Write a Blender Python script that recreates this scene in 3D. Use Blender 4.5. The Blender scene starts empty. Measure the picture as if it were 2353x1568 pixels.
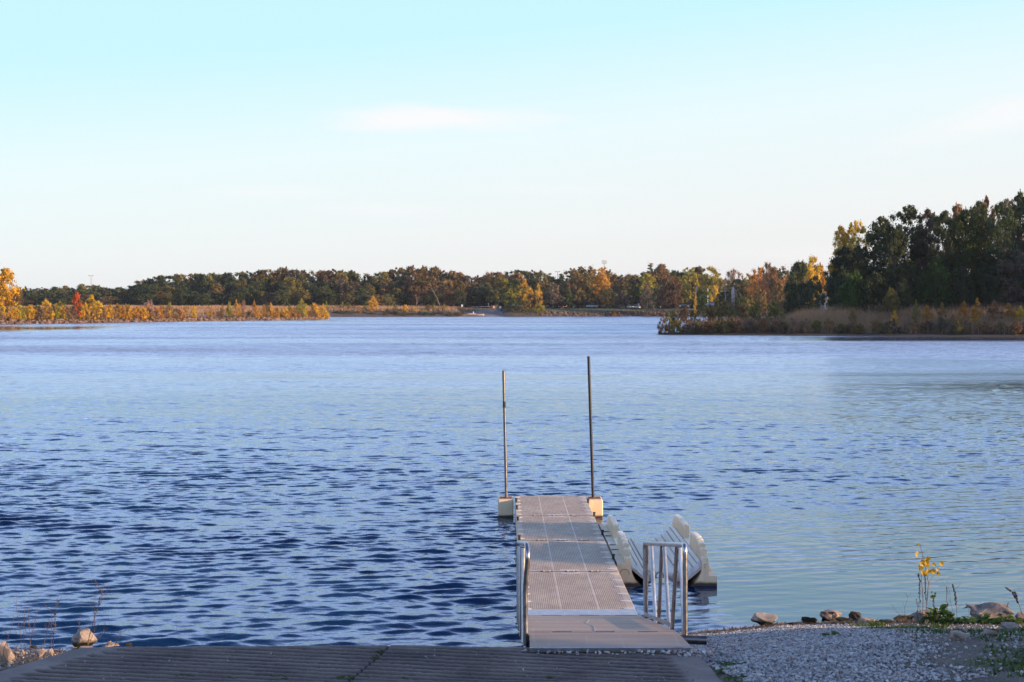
import bpy, math, random
import numpy as np
from mathutils import Vector, Matrix

S = bpy.context.scene
C = S.collection
R = math.radians
PI = math.pi

# ---------------------------------------------------------------- camera
F = 3430.0                      # focal length in pixels of a 2353 px wide picture
CAM = Vector((0.0, 0.0, 4.5))
cd = bpy.data.cameras.new("camera")
cam = bpy.data.objects.new("camera", cd)
C.objects.link(cam)
cam.location = CAM
cam.rotation_euler = (R(90 - 1.37), 0, R(-0.44))
cd.sensor_width = 36
cd.lens = F / 2353 * 36
cd.clip_end = 12000
cd.clip_start = 0.1
cd.dof.use_dof = True
cd.dof.focus_distance = 24
cd.dof.aperture_fstop = 6.3
S.camera = cam
RM = cam.rotation_euler.to_matrix()

def ray(px, py):
    return RM @ Vector(((px - 1176.5) / F, -(py - 784) / F, -1))
def at(px, py, Y):
    d = ray(px, py); return CAM + d * (Y / d.y)
def onz(px, py, z=0.0):
    d = ray(px, py); return CAM + d * ((z - CAM.z) / d.z)

# ---------------------------------------------------------------- light
SUN_EL, SUN_BACK = 11.0, 20.0
sdir = Vector((math.cos(R(SUN_BACK)) * math.cos(R(SUN_EL)), -math.sin(R(SUN_BACK)) * math.cos(R(SUN_EL)), math.sin(R(SUN_EL))))
sl = bpy.data.lights.new("sun", 'SUN')
sl.energy = 5.0
sl.angle = R(0.5)
sl.color = (1.0, 0.66, 0.37)
so = bpy.data.objects.new("sun", sl)
C.objects.link(so)
so.rotation_euler = sdir.to_track_quat('Z', 'Y').to_euler()

W = bpy.data.worlds.new("World")
S.world = W
W.use_nodes = True
nt = W.node_tree
nt.nodes.clear()
def wn(t, **k):
    n = nt.nodes.new(t)
    for a, b in k.items(): setattr(n, a, b)
    return n
def wmath(op, a, b=None, clamp=False):
    n = wn('ShaderNodeMath', operation=op, use_clamp=clamp)
    for i, v in enumerate((a, b)):
        if v is None: continue
        if isinstance(v, (int, float)): n.inputs[i].default_value = v
        else: nt.links.new(v, n.inputs[i])
    return n.outputs[0]
wo = wn('ShaderNodeOutputWorld'); bg = wn('ShaderNodeBackground')
sky = wn('ShaderNodeTexSky', sky_type='NISHITA', sun_disc=False)
sky.sun_elevation = R(SUN_EL)
sky.sun_rotation = R(90 + SUN_BACK)
sky.air_density = 1.0; sky.dust_density = 0.6; sky.ozone_density = 2.0
tc = wn('ShaderNodeTexCoord'); sx = wn('ShaderNodeSeparateXYZ')
nt.links.new(tc.outputs['Generated'], sx.inputs[0])
# the clear evening air: pale near the horizon, a bright band added above the frame to lighten the water, deep blue overhead, paler towards the sun
elev = wmath('ARCSINE', sx.outputs['Z'])
az = wmath('ARCTAN2', sx.outputs['X'], sx.outputs['Y'])
e2 = wmath('SUBTRACT', elev, wmath('MULTIPLY', wmath('MINIMUM', wmath('MAXIMUM', az, -0.5), 1.2), 0.09))
t = wmath('DIVIDE', e2, R(90.0), True)
cr = wn('ShaderNodeValToRGB')
nt.links.new(t, cr.inputs[0])
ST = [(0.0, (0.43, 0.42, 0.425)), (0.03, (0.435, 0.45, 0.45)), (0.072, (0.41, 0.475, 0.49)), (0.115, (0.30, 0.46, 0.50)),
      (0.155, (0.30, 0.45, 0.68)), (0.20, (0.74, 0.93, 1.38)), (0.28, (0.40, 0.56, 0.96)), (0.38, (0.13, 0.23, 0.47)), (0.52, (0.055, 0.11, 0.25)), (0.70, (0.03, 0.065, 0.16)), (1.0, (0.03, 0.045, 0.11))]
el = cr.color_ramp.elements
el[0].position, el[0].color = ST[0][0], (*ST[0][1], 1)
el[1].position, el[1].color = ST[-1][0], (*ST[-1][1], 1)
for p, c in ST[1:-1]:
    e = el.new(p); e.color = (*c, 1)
# thin bands of high cloud
def cloud(a0, e0, wa, we, amp, seed, tilt=0.0):
    da = wmath('DIVIDE', wmath('SUBTRACT', az, R(a0)), R(wa))
    de = wmath('DIVIDE', wmath('SUBTRACT', wmath('SUBTRACT', elev, R(e0)), wmath('MULTIPLY', wmath('SUBTRACT', az, R(a0)), tilt)), R(we))
    cb = wn('ShaderNodeCombineXYZ'); nt.links.new(wmath('MULTIPLY', az, 14.0), cb.inputs[0]); nt.links.new(wmath('MULTIPLY', elev, 110.0), cb.inputs[1]); cb.inputs[2].default_value = seed
    nz = wn('ShaderNodeTexNoise'); nz.inputs['Detail'].default_value = 6; nz.inputs['Scale'].default_value = 1.0; nt.links.new(cb.outputs[0], nz.inputs['Vector'])
    r2 = wmath('ADD', wmath('MULTIPLY', da, da), wmath('MULTIPLY', de, de))
    m = wmath('SUBTRACT', wmath('ADD', 0.72, wmath('MULTIPLY', nz.outputs['Fac'], 1.1)), wmath('ADD', wmath('SQRT', r2), 0.35))
    return wmath('MULTIPLY', wmath('MULTIPLY', m, 1.6, True), amp)
m = cloud(-2.75, 7.1, 6.0, 0.72, 1.0, 1.7)
for c in ((19.0, 6.9, 5.2, 0.9, 0.8, 4.1, 0.18), (-8.5, 4.25, 4.5, 0.35, 0.35, 6.3, 0.0), (-4.7, 3.65, 3.2, 0.42, 0.4, 8.8, 0.0), (2.0, 4.45, 5.0, 0.3, 0.25, 11.4, 0.0), (14.0, 1.9, 9.0, 0.5, 0.3, 15.4, 0.0)):
    m = wmath('MAXIMUM', m, cloud(*c))
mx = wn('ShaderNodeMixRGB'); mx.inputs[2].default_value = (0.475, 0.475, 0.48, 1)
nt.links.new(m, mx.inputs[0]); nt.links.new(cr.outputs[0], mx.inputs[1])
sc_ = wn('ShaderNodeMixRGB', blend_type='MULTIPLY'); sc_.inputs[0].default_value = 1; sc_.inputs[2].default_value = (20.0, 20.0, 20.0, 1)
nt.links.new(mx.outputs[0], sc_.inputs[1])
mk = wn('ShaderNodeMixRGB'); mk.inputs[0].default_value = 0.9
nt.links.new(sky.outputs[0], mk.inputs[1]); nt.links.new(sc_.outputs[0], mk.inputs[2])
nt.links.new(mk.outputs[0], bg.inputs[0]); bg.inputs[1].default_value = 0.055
nt.links.new(bg.outputs[0], wo.inputs[0])

S.view_settings.view_transform = 'Standard'
S.view_settings.look = 'None'
S.view_settings.exposure = 1.0
S.view_settings.gamma = 1.0
S.render.engine = 'CYCLES'
S.cycles.max_bounces = 8
S.cycles.transparent_max_bounces = 8
S.cycles.sample_clamp_indirect = 6

# ---------------------------------------------------------------- material helpers
class NB:
    def __init__(s, name, rough=0.8, metal=0.0, spec=0.5):
        s.m = bpy.data.materials.new(name); s.m.use_nodes = True
        s.t = s.m.node_tree; s.b = s.t.nodes['Principled BSDF']; s.out = s.t.nodes['Material Output']
        s.b.inputs['Roughness'].default_value = rough; s.b.inputs['Metallic'].default_value = metal
        s.b.inputs['Specular IOR Level'].default_value = spec
        s.co = s.t.nodes.new('ShaderNodeTexCoord')
    def n(s, t, **k):
        x = s.t.nodes.new(t)
        for a, b in k.items(): setattr(x, a, b)
        return x
    def L(s, a, b): s.t.links.new(a, b)
    def set(s, inp, v):
        if isinstance(v, (int, float)): inp.default_value = v
        elif isinstance(v, tuple): inp.default_value = (*v, 1) if len(v) == 3 and len(inp.default_value) == 4 else v
        else: s.L(v, inp)
    def math(s, op, a, b=0.0, clamp=False):
        x = s.n('ShaderNodeMath', operation=op, use_clamp=clamp); s.set(x.inputs[0], a); s.set(x.inputs[1], b); return x.outputs[0]
    def mix(s, f, a, b, mode='MIX'):
        x = s.n('ShaderNodeMixRGB', blend_type=mode); s.set(x.inputs[0], f); s.set(x.inputs[1], a); s.set(x.inputs[2], b); return x.outputs[0]
    def noise(s, scale, detail=4, rough=0.55, vec=None, mapping=None, out='Fac'):
        x = s.n('ShaderNodeTexNoise'); x.inputs['Scale'].default_value = scale; x.inputs['Detail'].default_value = detail; x.inputs['Roughness'].default_value = rough
        v = vec or s.co.outputs['Object']
        if mapping:
            mp = s.n('ShaderNodeMapping'); mp.inputs['Scale'].default_value = mapping; s.L(v, mp.inputs[0]); v = mp.outputs[0]
        s.L(v, x.inputs['Vector']); return x.outputs[out]
    def ramp(s, f, a, b, lo=0.0, hi=1.0):
        x = s.n('ShaderNodeMapRange'); x.clamp = True
        s.set(x.inputs['Value'], f); x.inputs['From Min'].default_value = a; x.inputs['From Max'].default_value = b
        x.inputs['To Min'].default_value = lo; x.inputs['To Max'].default_value = hi; return x.outputs[0]
    def bump(s, h, strength=0.3, dist=0.02, normal=None):
        x = s.n('ShaderNodeBump'); s.set(x.inputs['Strength'], strength); x.inputs['Distance'].default_value = dist; s.L(h, x.inputs['Height'])
        if normal: s.L(normal, x.inputs['Normal'])
        return x.outputs[0]
    def color(s, v): s.set(s.b.inputs['Base Color'], v); return s
    def normal(s, v): s.L(v, s.b.inputs['Normal']); return s

def plain(name, col, rough=0.7, metal=0.0, var=0.2, scale=8, bump=0.0, spec=0.5):
    m = NB(name, rough, metal, spec)
    n = m.noise(scale, 5)
    f = m.ramp(n, 0.3, 0.7)
    a = tuple(c * (1 - var) for c in col); b = tuple(min(1, c * (1 + var)) for c in col)
    m.color(m.mix(f, a, b))
    if bump: m.normal(m.bump(m.noise(scale * 6, 4), bump, 0.01))
    return m.m

# ---------------------------------------------------------------- object helpers
def link(o): C.objects.link(o); return o
def tag(o, label=None, cat=None, group=None, kind=None):
    if label: o["label"] = label
    if cat: o["category"] = cat
    if group: o["group"] = group
    if kind: o["kind"] = kind
    return o
def empty(name, loc, label, cat, group=None):
    o = bpy.data.objects.new(name, None); link(o); o.location = loc; o.empty_display_size = 0.3
    return tag(o, label, cat, group)
def wloc(p):
    v = Vector((0, 0, 0))
    while p is not None: v += p.location; p = p.parent
    return v
def np_mesh(name, V, faces, mat=None, parent=None, smooth=False, attr=None, loc=None):
    """V (n,3) array; faces (m,k) array of one size, or a list of tuples"""
    me = bpy.data.meshes.new(name)
    V = np.asarray(V, dtype=np.float64)
    off = np.array(wloc(parent)) if parent is not None else np.zeros(3)
    if loc is not None: off = off + np.array(loc)
    V = V - off
    if isinstance(faces, np.ndarray):
        k = faces.shape[1]; nf = faces.shape[0]
        me.vertices.add(len(V)); me.vertices.foreach_set('co', V.ravel())
        me.loops.add(nf * k); me.loops.foreach_set('vertex_index', faces.ravel().astype(np.int32))
        me.polygons.add(nf); me.polygons.foreach_set('loop_start', np.arange(0, nf * k, k, dtype=np.int32))
        me.update(calc_edges=True)
    else:
        me.from_pydata([tuple(v) for v in V], [], faces); me.update()
    if smooth: me.polygons.foreach_set('use_smooth', np.ones(len(me.polygons), dtype=bool))
    if attr is not None:
        for an, av in attr.items():
            a = me.attributes.new(an, 'FLOAT', 'POINT'); a.data.foreach_set('value', np.asarray(av, dtype=np.float32))
    o = bpy.data.objects.new(name, me); link(o)
    if mat: me.materials.append(mat)
    if loc is not None: o.location = loc
    if parent is not None: o.parent = parent
    return o

class MB:
    def __init__(s): s.v = []; s.f = []
    def poly(s, pts, faces):
        b = len(s.v); s.v += [tuple(p) for p in pts]; s.f += [tuple(b + i for i in f) for f in faces]; return s
    def box(s, x0, x1, y0, y1, z0, z1, ch=0.0, M=None):
        if ch <= 0:
            P = [(x, y, z) for z in (z0, z1) for x, y in ((x0, y0), (x1, y0), (x1, y1), (x0, y1))]
            Fc = [(3, 2, 1, 0), (4, 5, 6, 7), (0, 1, 5, 4), (1, 2, 6, 5), (2, 3, 7, 6), (3, 0, 4, 7)]
        else:
            c = min(ch, (x1 - x0) * .45, (y1 - y0) * .45, (z1 - z0) * .45)
            def ring(i, z):
                a, b, d, e = x0 + i, x1 - i, y0 + i, y1 - i; k = c * 1.0
                return [(a + k, d, z), (b - k, d, z), (b, d + k, z), (b, e - k, z), (b - k, e, z), (a + k, e, z), (a, e - k, z), (a, d + k, z)]
            P = ring(c, z0) + ring(0, z0 + c) + ring(0, z1 - c) + ring(c, z1)
            Fc = [tuple(range(7, -1, -1)), tuple(range(24, 32))]
            for r in range(3):
                for i in range(8):
                    j = (i + 1) % 8; Fc.append((r * 8 + i, r * 8 + j, r * 8 + 8 + j, r * 8 + 8 + i))
        if M: P = [tuple(M @ Vector(p)) for p in P]
        return s.poly(P, Fc)
    def tube(s, pts, r, n=8, cap=True):
        pts = [Vector(p) for p in pts]
        rs = r if isinstance(r, (list, tuple)) else [r] * len(pts)
        up = None; base = len(s.v)
        for i, p in enumerate(pts):
            d = (pts[min(i + 1, len(pts) - 1)] - pts[max(i - 1, 0)]).normalized()
            if up is None:
                up = d.orthogonal().normalized()
            else:
                up = (up - d * up.dot(d))
                up = up.normalized() if up.length > 1e-6 else d.orthogonal().normalized()
            q = d.cross(up)
            for k in range(n):
                a = 2 * PI * k / n; s.v.append(tuple(p + (up * math.cos(a) + q * math.sin(a)) * rs[i]))
        for i in range(len(pts) - 1):
            for k in range(n):
                j = (k + 1) % n; s.f.append((base + i * n + k, base + i * n + j, base + i * n + n + j, base + i * n + n + k))
        if cap:
            s.f.append(tuple(base + k for k in range(n - 1, -1, -1))); e = base + (len(pts) - 1) * n
            s.f.append(tuple(e + k for k in range(n)))
        return s
    def disc(s, cx, cy, z0, z1, rx, ry, n=14, half=None):
        P = []
        for z in (z0, z1):
            for k in range(n):
                a = 2 * PI * k / n if half is None else half - PI / 2 + PI * k / (n - 1)
                P.append((cx + rx * math.cos(a), cy + ry * math.sin(a), z))
        Fc = [tuple(range(n - 1, -1, -1)), tuple(range(n, 2 * n))]
        for k in range(n):
            j = (k + 1) % n; Fc.append((k, j, n + j, n + k))
        return s.poly(P, Fc)
    def build(s, name, mat, parent=None, smooth=False, loc=None, angle=None):
        o = np_mesh(name, np.array(s.v), s.f, mat, parent, smooth, loc=loc)
        if smooth:
            try:
                o.data.set_sharp_from_angle(angle=R(angle or 35))
            except Exception: pass
        return o
def bend(pts, r=0.1, n=6):
    """round the corners of a polyline"""
    pts = [Vector(p) for p in pts]; out = [pts[0]]
    for i in range(1, len(pts) - 1):
        a, b, c = pts[i - 1], pts[i], pts[i + 1]
        u = (a - b); v = (c - b); q = min(r, u.length * .45, v.length * .45)
        p0 = b + u.normalized() * q; p1 = b + v.normalized() * q
        for k in range(n + 1):
            t = k / n; out.append(p0 * (1 - t) ** 2 + b * 2 * t * (1 - t) + p1 * t * t)
    out.append(pts[-1]); return out

rng = np.random.default_rng(7)
def vnoise(x, y, seed=0, scale=1.0, octaves=4):
    """value noise on arrays"""
    x = np.asarray(x, float) / scale; y = np.asarray(y, float) / scale
    out = np.zeros(np.broadcast(x, y).shape); amp = 1.0; tot = 0
    for o in range(octaves):
        xi = np.floor(x).astype(np.int64); yi = np.floor(y).astype(np.int64); fx = x - xi; fy = y - yi
        fx = fx * fx * (3 - 2 * fx); fy = fy * fy * (3 - 2 * fy)
        def h(a, b):
            n = (a * 374761393 + b * 668265263 + (seed + o) * 1442695041) & 0xFFFFFFFF
            n = ((n ^ (n >> 13)) * 1274126177) & 0xFFFFFFFF
            return ((n ^ (n >> 16)) & 0xFFFF) / 65535.0
        out += amp * ((h(xi, yi) * (1 - fx) + h(xi + 1, yi) * fx) * (1 - fy) + (h(xi, yi + 1) * (1 - fx) + h(xi + 1, yi + 1) * fx) * fy)
        tot += amp; amp *= .5; x = x * 2.03 + 11.3; y = y * 2.03 + 5.7
    return out / tot
# ================================================================= WATER
def smooth01(t): t = np.clip(t, 0, 1); return t * t * (3 - 2 * t)
def calm_mask(x, y):
    """1 = open rippled water, small = sheltered water behind the lift and along the near right shore"""
    m = 1 - 0.80 * smooth01((x - 1.2 + .6 * (vnoise(x, y, 15, 3, 2) - .5)) / 3.0) * smooth01((42 - y) / 17)
    m = m * (1 - .6 * smooth01((x - 2.3) / 1.2) * smooth01((26.5 - y) / 4) * smooth01((9 - x) / 4))
    return m
ys = [13.0]
while ys[-1] < 160: ys.append(ys[-1] + max(0.022, 0.27e-4 * ys[-1] ** 2))
while ys[-1] < 6000: ys.append(ys[-1] * 1.06)
ys = np.array(ys)
tl = np.arange(-0.5, 0.5001, 0.0020)
tl = np.concatenate([[-12, -6, -3, -1.5, -1.0, -.75, -.6], tl, [.6, .75, 1.0, 1.5, 3, 6, 12]])
YY, TT = np.meshgrid(ys, tl, indexing='ij')
XX = YY * TT
rw = np.random.default_rng(3)
Z = np.zeros_like(XX)
spacing = np.gradient(ys)[:, None] * np.ones_like(XX)
env = 0.9 + 0.4 * (vnoise(XX, YY * 1.4, 5, 4.0, 3) - .5) * 2
for k in range(150):
    if k < 38: lam = 0.30 * (0.66 / 0.30) ** rw.random(); th = R((-70 if k % 3 else -104) + rw.normal() * 9); slope = .038 if k % 3 else .027
    else: lam = 0.085 * (0.29 / 0.085) ** rw.random(); th = R(-92 + rw.normal() * 36); slope = .0145
    if k >= 125: lam = 1.8 * 2.6 ** rw.random(); th = R(-98 + rw.normal() * 22); slope = .006
    kx, ky = math.cos(th) * 2 * PI / lam, math.sin(th) * 2 * PI / lam
    a = slope * lam / (2 * PI)
    fade = smooth01((lam / spacing - 1.6) / 1.4)
    ph = rw.random() * 2 * PI
    wob = 1.0 * np.sin(XX * .23 + k) + .8 * np.sin(YY * .31 + 2.1 * k)
    arg = kx * XX + ky * YY + ph + wob
    if 38 <= k < 125: a = a * (.6 + .4 * smooth01((YY - 21) / 9))
    Z += a * fade * (np.sin(arg) + 0.30 * np.sin(2 * arg - PI / 2))
Z *= calm_mask(XX, YY) * env * 1.03 * (1 - .48 * smooth01((YY - 27) / 60))
V = np.stack([XX, YY, Z], -1).reshape(-1, 3)
nr, nc = XX.shape
I = np.arange(nr * nc).reshape(nr, nc)
Fq = np.stack([I[:-1, :-1], I[:-1, 1:], I[1:, 1:], I[1:, :-1]], -1).reshape(-1, 4)
m = NB("lake_water", 0.04, 0, 0.5)
m.b.inputs['IOR'].default_value = 1.33
pos = m.n('ShaderNodeNewGeometry').outputs['Position']
sp = m.n('ShaderNodeSeparateXYZ'); m.L(pos, sp.inputs[0]); px_, py_ = sp.outputs[0], sp.outputs[1]

# wind ripples too fine for the mesh
big = m.noise(1.0, 3, vec=pos, mapping=(0.010, 0.045, 1))
gust = m.ramp(big, 0.35, 0.65, 0.6, 1.3)
open_ = m.math('SUBTRACT', 1.0, m.math('MULTIPLY', 0.75, m.math('MULTIPLY', m.ramp(px_, 1.2, 4.2), m.ramp(py_, 42, 25))))
def band(yc, w, x0, x1, d):          # a streak of smooth water lying across the lake
    g = m.math('DIVIDE', m.math('SUBTRACT', py_, yc), w); g = m.math('MAXIMUM', m.math('SUBTRACT', 1.0, m.math('MULTIPLY', g, g)), 0.0)
    return m.math('SUBTRACT', 1.0, m.math('MULTIPLY', m.math('MULTIPLY', g, m.ramp(px_, x0, x1)), d))
st = m.math('MULTIPLY', band(83, 7, 15, 30, 0.62), m.math('MULTIPLY', band(200, 22, 24, 44, 0.72), band(292, 44, -62, -84, 0.96)))
st = m.math('MULTIPLY', st, band(455, 22, -20, -60, 0.8))
amt = m.math('MULTIPLY', m.math('MULTIPLY', gust, open_), st)
far = m.ramp(py_, 22, 90)
h1 = m.noise(1.0, 3, 0.6, vec=pos, mapping=(0.75, 1.7, 1))
h2 = m.noise(1.0, 2, 0.6, vec=pos, mapping=(0.3, 0.62, 1))
h3 = m.noise(1.0, 3, 0.6, vec=pos, mapping=(3.5, 8.0, 1))
n3 = m.bump(h3, m.math('MULTIPLY', amt, 1.0), 0.010)
n1 = m.bump(h1, m.math('MULTIPLY', amt, m.ramp(py_, 30, 110, 0.05, 1.0)), 0.15, n3)
n2 = m.bump(h2, m.math('MULTIPLY', amt, m.ramp(py_, 60, 160)), 0.30, n1)
h4 = m.noise(1.0, 4, 0.65, vec=pos, mapping=(0.10, 0.22, 1))
n4 = m.bump(h4, m.math('MULTIPLY', amt, m.ramp(py_, 60, 150, 0.0, 1.0)), 0.9, n2)
gl = m.n('ShaderNodeBsdfGlossy'); gl.inputs['Color'].default_value = (0.85, 0.92, 1.0, 1); m.L(n4, gl.inputs['Normal'])
df_ = m.n('ShaderNodeBsdfDiffuse'); df_.inputs['Color'].default_value = (0.003, 0.020, 0.066, 1)
fr_ = m.n('ShaderNodeFresnel'); fr_.inputs['IOR'].default_value = 1.5; m.L(n4, fr_.inputs['Normal'])
ms_ = m.n('ShaderNodeMixShader'); m.L(fr_.outputs[0], ms_.inputs[0]); m.L(df_.outputs[0], ms_.inputs[1]); m.L(gl.outputs[0], ms_.inputs[2]); m.L(ms_.outputs[0], m.out.inputs[0])
m.set(gl.inputs['Roughness'], m.math('ADD', 0.015, m.math('MULTIPLY', m.math('MULTIPLY', m.math('POWER', m.ramp(py_, 42, 135), 0.9), m.math('MULTIPLY', gust, 0.34)), m.math('MULTIPLY', st, open_))))
water = np_mesh("water", V, Fq, m.m, smooth=True)
tag(water, kind="structure")

# ================================================================= GROUND
mg = NB("lake_bed", 0.95); mg.color(mg.mix(mg.noise(0.05, 6), (0.05, 0.045, 0.03), (0.09, 0.08, 0.05)))
gb = np_mesh("ground", [(-7000, -2000, -2.2), (7000, -2000, -2.2), (7000, 7000, -2.2), (-7000, 7000, -2.2)], [(0, 1, 2, 3)], mg.m)
tag(gb, kind="structure")

SHORE = [(-60, 24), (-30, 20.5), (-8, 19.7), (-5.6, 19.35), (-3.5, 19.2), (0, 19.4), (1.8, 19.9), (2.66, 20.25), (3.5, 20.6), (3.9, 20.8), (5.3, 20.95), (7.75, 21.1), (14, 21.5), (30, 23), (60, 24)]
sxs, sys_ = np.array([p[0] for p in SHORE]), np.array([p[1] for p in SHORE])
SL_FAR = [(-4.02, 14.18), (-3.9, 14.2), (-1.05, 14.27), (0.2, 14.17), (1.10, 13.95), (1.89, 13.76)]
sfx, sfy = np.array([p[0] for p in SL_FAR]), np.array([p[1] for p in SL_FAR])
def slab_edges(y):      # left and right edge of the boat ramp slab at depth y
    t = 14.18 - y
    return -4.02 - .50 * t, 1.89 + .09 * (13.76 - y)
def slab_z(x, y): return 1.25 + 0.10 * np.maximum(12.9 - y, 0)
def zg(x, y):
    x = np.asarray(x, float); y = np.asarray(y, float)
    d = np.interp(x, sxs, sys_) - y
    z = np.where(d < 0, 0.25 * d, 0.19 * d)
    z = np.where(d > 6.0, 1.14 + 0.13 * (d - 6.0), z)
    return np.clip(z, -2.5, 2.6)
def gh(px, py, lift=0.0):
    d = ray(px, py); lo, hi = 5.0, 60.0
    for _ in range(50):
        mid = (lo + hi) / 2; p = CAM + d * (mid / d.y)
        if p.z - lift < max(float(zg(p.x, p.y)), -2): hi = mid
        else: lo = mid
    p = CAM + d * (lo / d.y); return p
xs = np.concatenate([np.arange(-60, -10, 1.5), np.arange(-10, 12, 0.08), np.arange(12, 61, 1.5)])
yy = np.concatenate([np.arange(-30, 9, 1.0), np.arange(9, 24, 0.08), np.arange(24, 36, 0.8)])
GX, GY = np.meshgrid(xs, yy, indexing='ij')
GZ = zg(GX, GY) + 0.05 * (vnoise(GX, GY, 2, 1.1, 4) - .5) + 0.03 * (vnoise(GX, GY, 9, .25, 3) - .5)
l_, r_ = slab_edges(GY)
ins = smooth01(np.minimum(np.minimum((GX - l_) / .25, (r_ - GX) / .25), (np.interp(GX, sfx, sfy) - GY + .1) / .3))
GZ = GZ * (1 - ins) + np.minimum(GZ, slab_z(GX, GY) - .16) * ins
I = np.arange(GX.size).reshape(GX.shape)
Fq = np.stack([I[:-1, :-1], I[1:, :-1], I[1:, 1:], I[:-1, 1:]], -1).reshape(-1, 4)
m = NB("shore_soil", 0.95)
o_ = m.co.outputs['Object']
c = m.mix(m.ramp(m.noise(3, 6), .35, .65), (0.050, 0.040, 0.032), (0.105, 0.085, 0.068))
c = m.mix(m.ramp(m.noise(45, 4), .5, .66), c, (0.20, 0.18, 0.16))
s_ = m.n('ShaderNodeSeparateXYZ'); m.L(o_, s_.inputs[0])
c = m.mix(m.ramp(s_.outputs[2], 0.06, 0.0), c, (0.03, 0.025, 0.02))
m.color(c); m.normal(m.bump(m.noise(30, 6, .7), 0.8, 0.03))
shore = np_mesh("near_shore", np.stack([GX, GY, GZ], -1).reshape(-1, 3), Fq, m.m, smooth=True)
tag(shore, kind="structure")

# ---- grooved concrete boat ramp
GD = R(-11.5)                               # the grooves' direction
JX = lambda y: -1.05 - .18 * (14.27 - y)     # joint between the two pours
nv, nu = 560, 330
vv = np.linspace(0, 1, nv)
yb = 14.30 - 6.3 * vv
RX, RY = np.zeros((nv, nu)), np.zeros((nv, nu))
for i, y in enumerate(yb):
    l, r = slab_edges(y); l = max(l, -6.5)
    RX[i] = np.linspace(l, r, nu)
edge_y = np.interp(RX[0], sfx, sfy)
for i, v in enumerate(vv): RY[i] = edge_y - 6.3 * v ** 1.0
yL, yR = slab_edges(RY)
vperp = -RX * math.sin(GD) + RY * math.cos(GD)
upar = RX * math.cos(GD) + RY * math.sin(GD)
sp_ = 0.128
wob = 0.018 * (vnoise(upar * .5, vperp * 3, 31, .5, 3) - .5) * 2
ph = (vperp + wob) / sp_
fr = ph - np.floor(ph)
ridge = smooth01((0.5 - np.abs(fr - .5)) / .28 - .62)
dl = (RX - yL) ; dr_ = (yR - RX); df = np.interp(RX, sfx, sfy) - RY
brd = smooth01((dl - .34 - .05 * np.sin(ph * 5)) / .10) * smooth01((dr_ - .30) / .12) * smooth01((df - .07) / .05)
jd = np.abs(RX - JX(RY) - 0.03 * (vnoise(RY, RY * 0, 4, .2, 3) - .5))
joint = smooth01(1 - jd / .016)
wear = vnoise(RX, RY, 71, .9, 4)
gro = (1 - ridge) * brd * (0.040 + 0.022 * (vnoise(upar, vperp, 41, .3, 3) - .5) * 2)
RZ = slab_z(RX, RY) + 0.010 * (vnoise(RX, RY, 51, .35, 4) - .5) + 0.011 * (vnoise(RX, RY, 61, .035, 3) - .5) - gro - 0.03 * joint
RZ -= 0.03 * smooth01(1 - df / .05) + .02 * smooth01(1 - dl / .04) + .02 * smooth01(1 - dr_ / .04)
slab_dark = np.clip((1 - ridge) * brd + joint, 0, 1)  # grooves and joint made darker in the colour
# skirt down into the bank
top = np.stack([RX, RY, RZ], -1)
sk = top[0].copy(); sk[:, 2] -= .34; sk[:, 1] += .02
skl = top[:, 0].copy(); skl[:, 2] -= .3
skr = top[:, -1].copy(); skr[:, 2] -= .3
V = np.concatenate([top.reshape(-1, 3), sk, skl, skr]); n0 = nv * nu
I = np.arange(n0).reshape(nv, nu)
Q = [np.stack([I[:-1, :-1], I[1:, :-1], I[1:, 1:], I[:-1, 1:]], -1).reshape(-1, 4)]
a = n0 + np.arange(nu); Q.append(np.stack([I[0, :-1], I[0, 1:], a[1:], a[:-1]], -1))
a = n0 + nu + np.arange(nv); Q.append(np.stack([I[1:, 0], I[:-1, 0], a[:-1], a[1:]], -1))
a = n0 + nu + nv + np.arange(nv); Q.append(np.stack([I[:-1, -1], I[1:, -1], a[1:], a[:-1]], -1))
dd = np.concatenate([slab_dark.ravel(), np.ones(nu) * .3, np.ones(2 * nv) * .3])
m = NB("old_concrete", 0.9)
at_ = m.n('ShaderNodeAttribute'); at_.attribute_name = 'slab_dark'
c = m.mix(m.ramp(m.noise(2.2, 6), .3, .7), (0.15, 0.118, 0.104), (0.24, 0.195, 0.172))
c = m.mix(m.ramp(m.noise(60, 3), .55, .75), c, (0.25, 0.22, 0.21))
c = m.mix(m.ramp(m.noise(0.9, 5, mapping=(1, 1, 1)), .5, .75), c, (0.085, 0.07, 0.068))
c = m.mix(m.math('MULTIPLY', at_.outputs['Fac'], 0.95), c, (0.014, 0.011, 0.010))
m.color(c); m.normal(m.bump(m.noise(90, 5, .7), 0.5, 0.012))
slab = np_mesh("boat_ramp", V, np.concatenate(Q), m.m, smooth=True, attr={'slab_dark': dd})
tag(slab, kind="structure")

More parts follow.
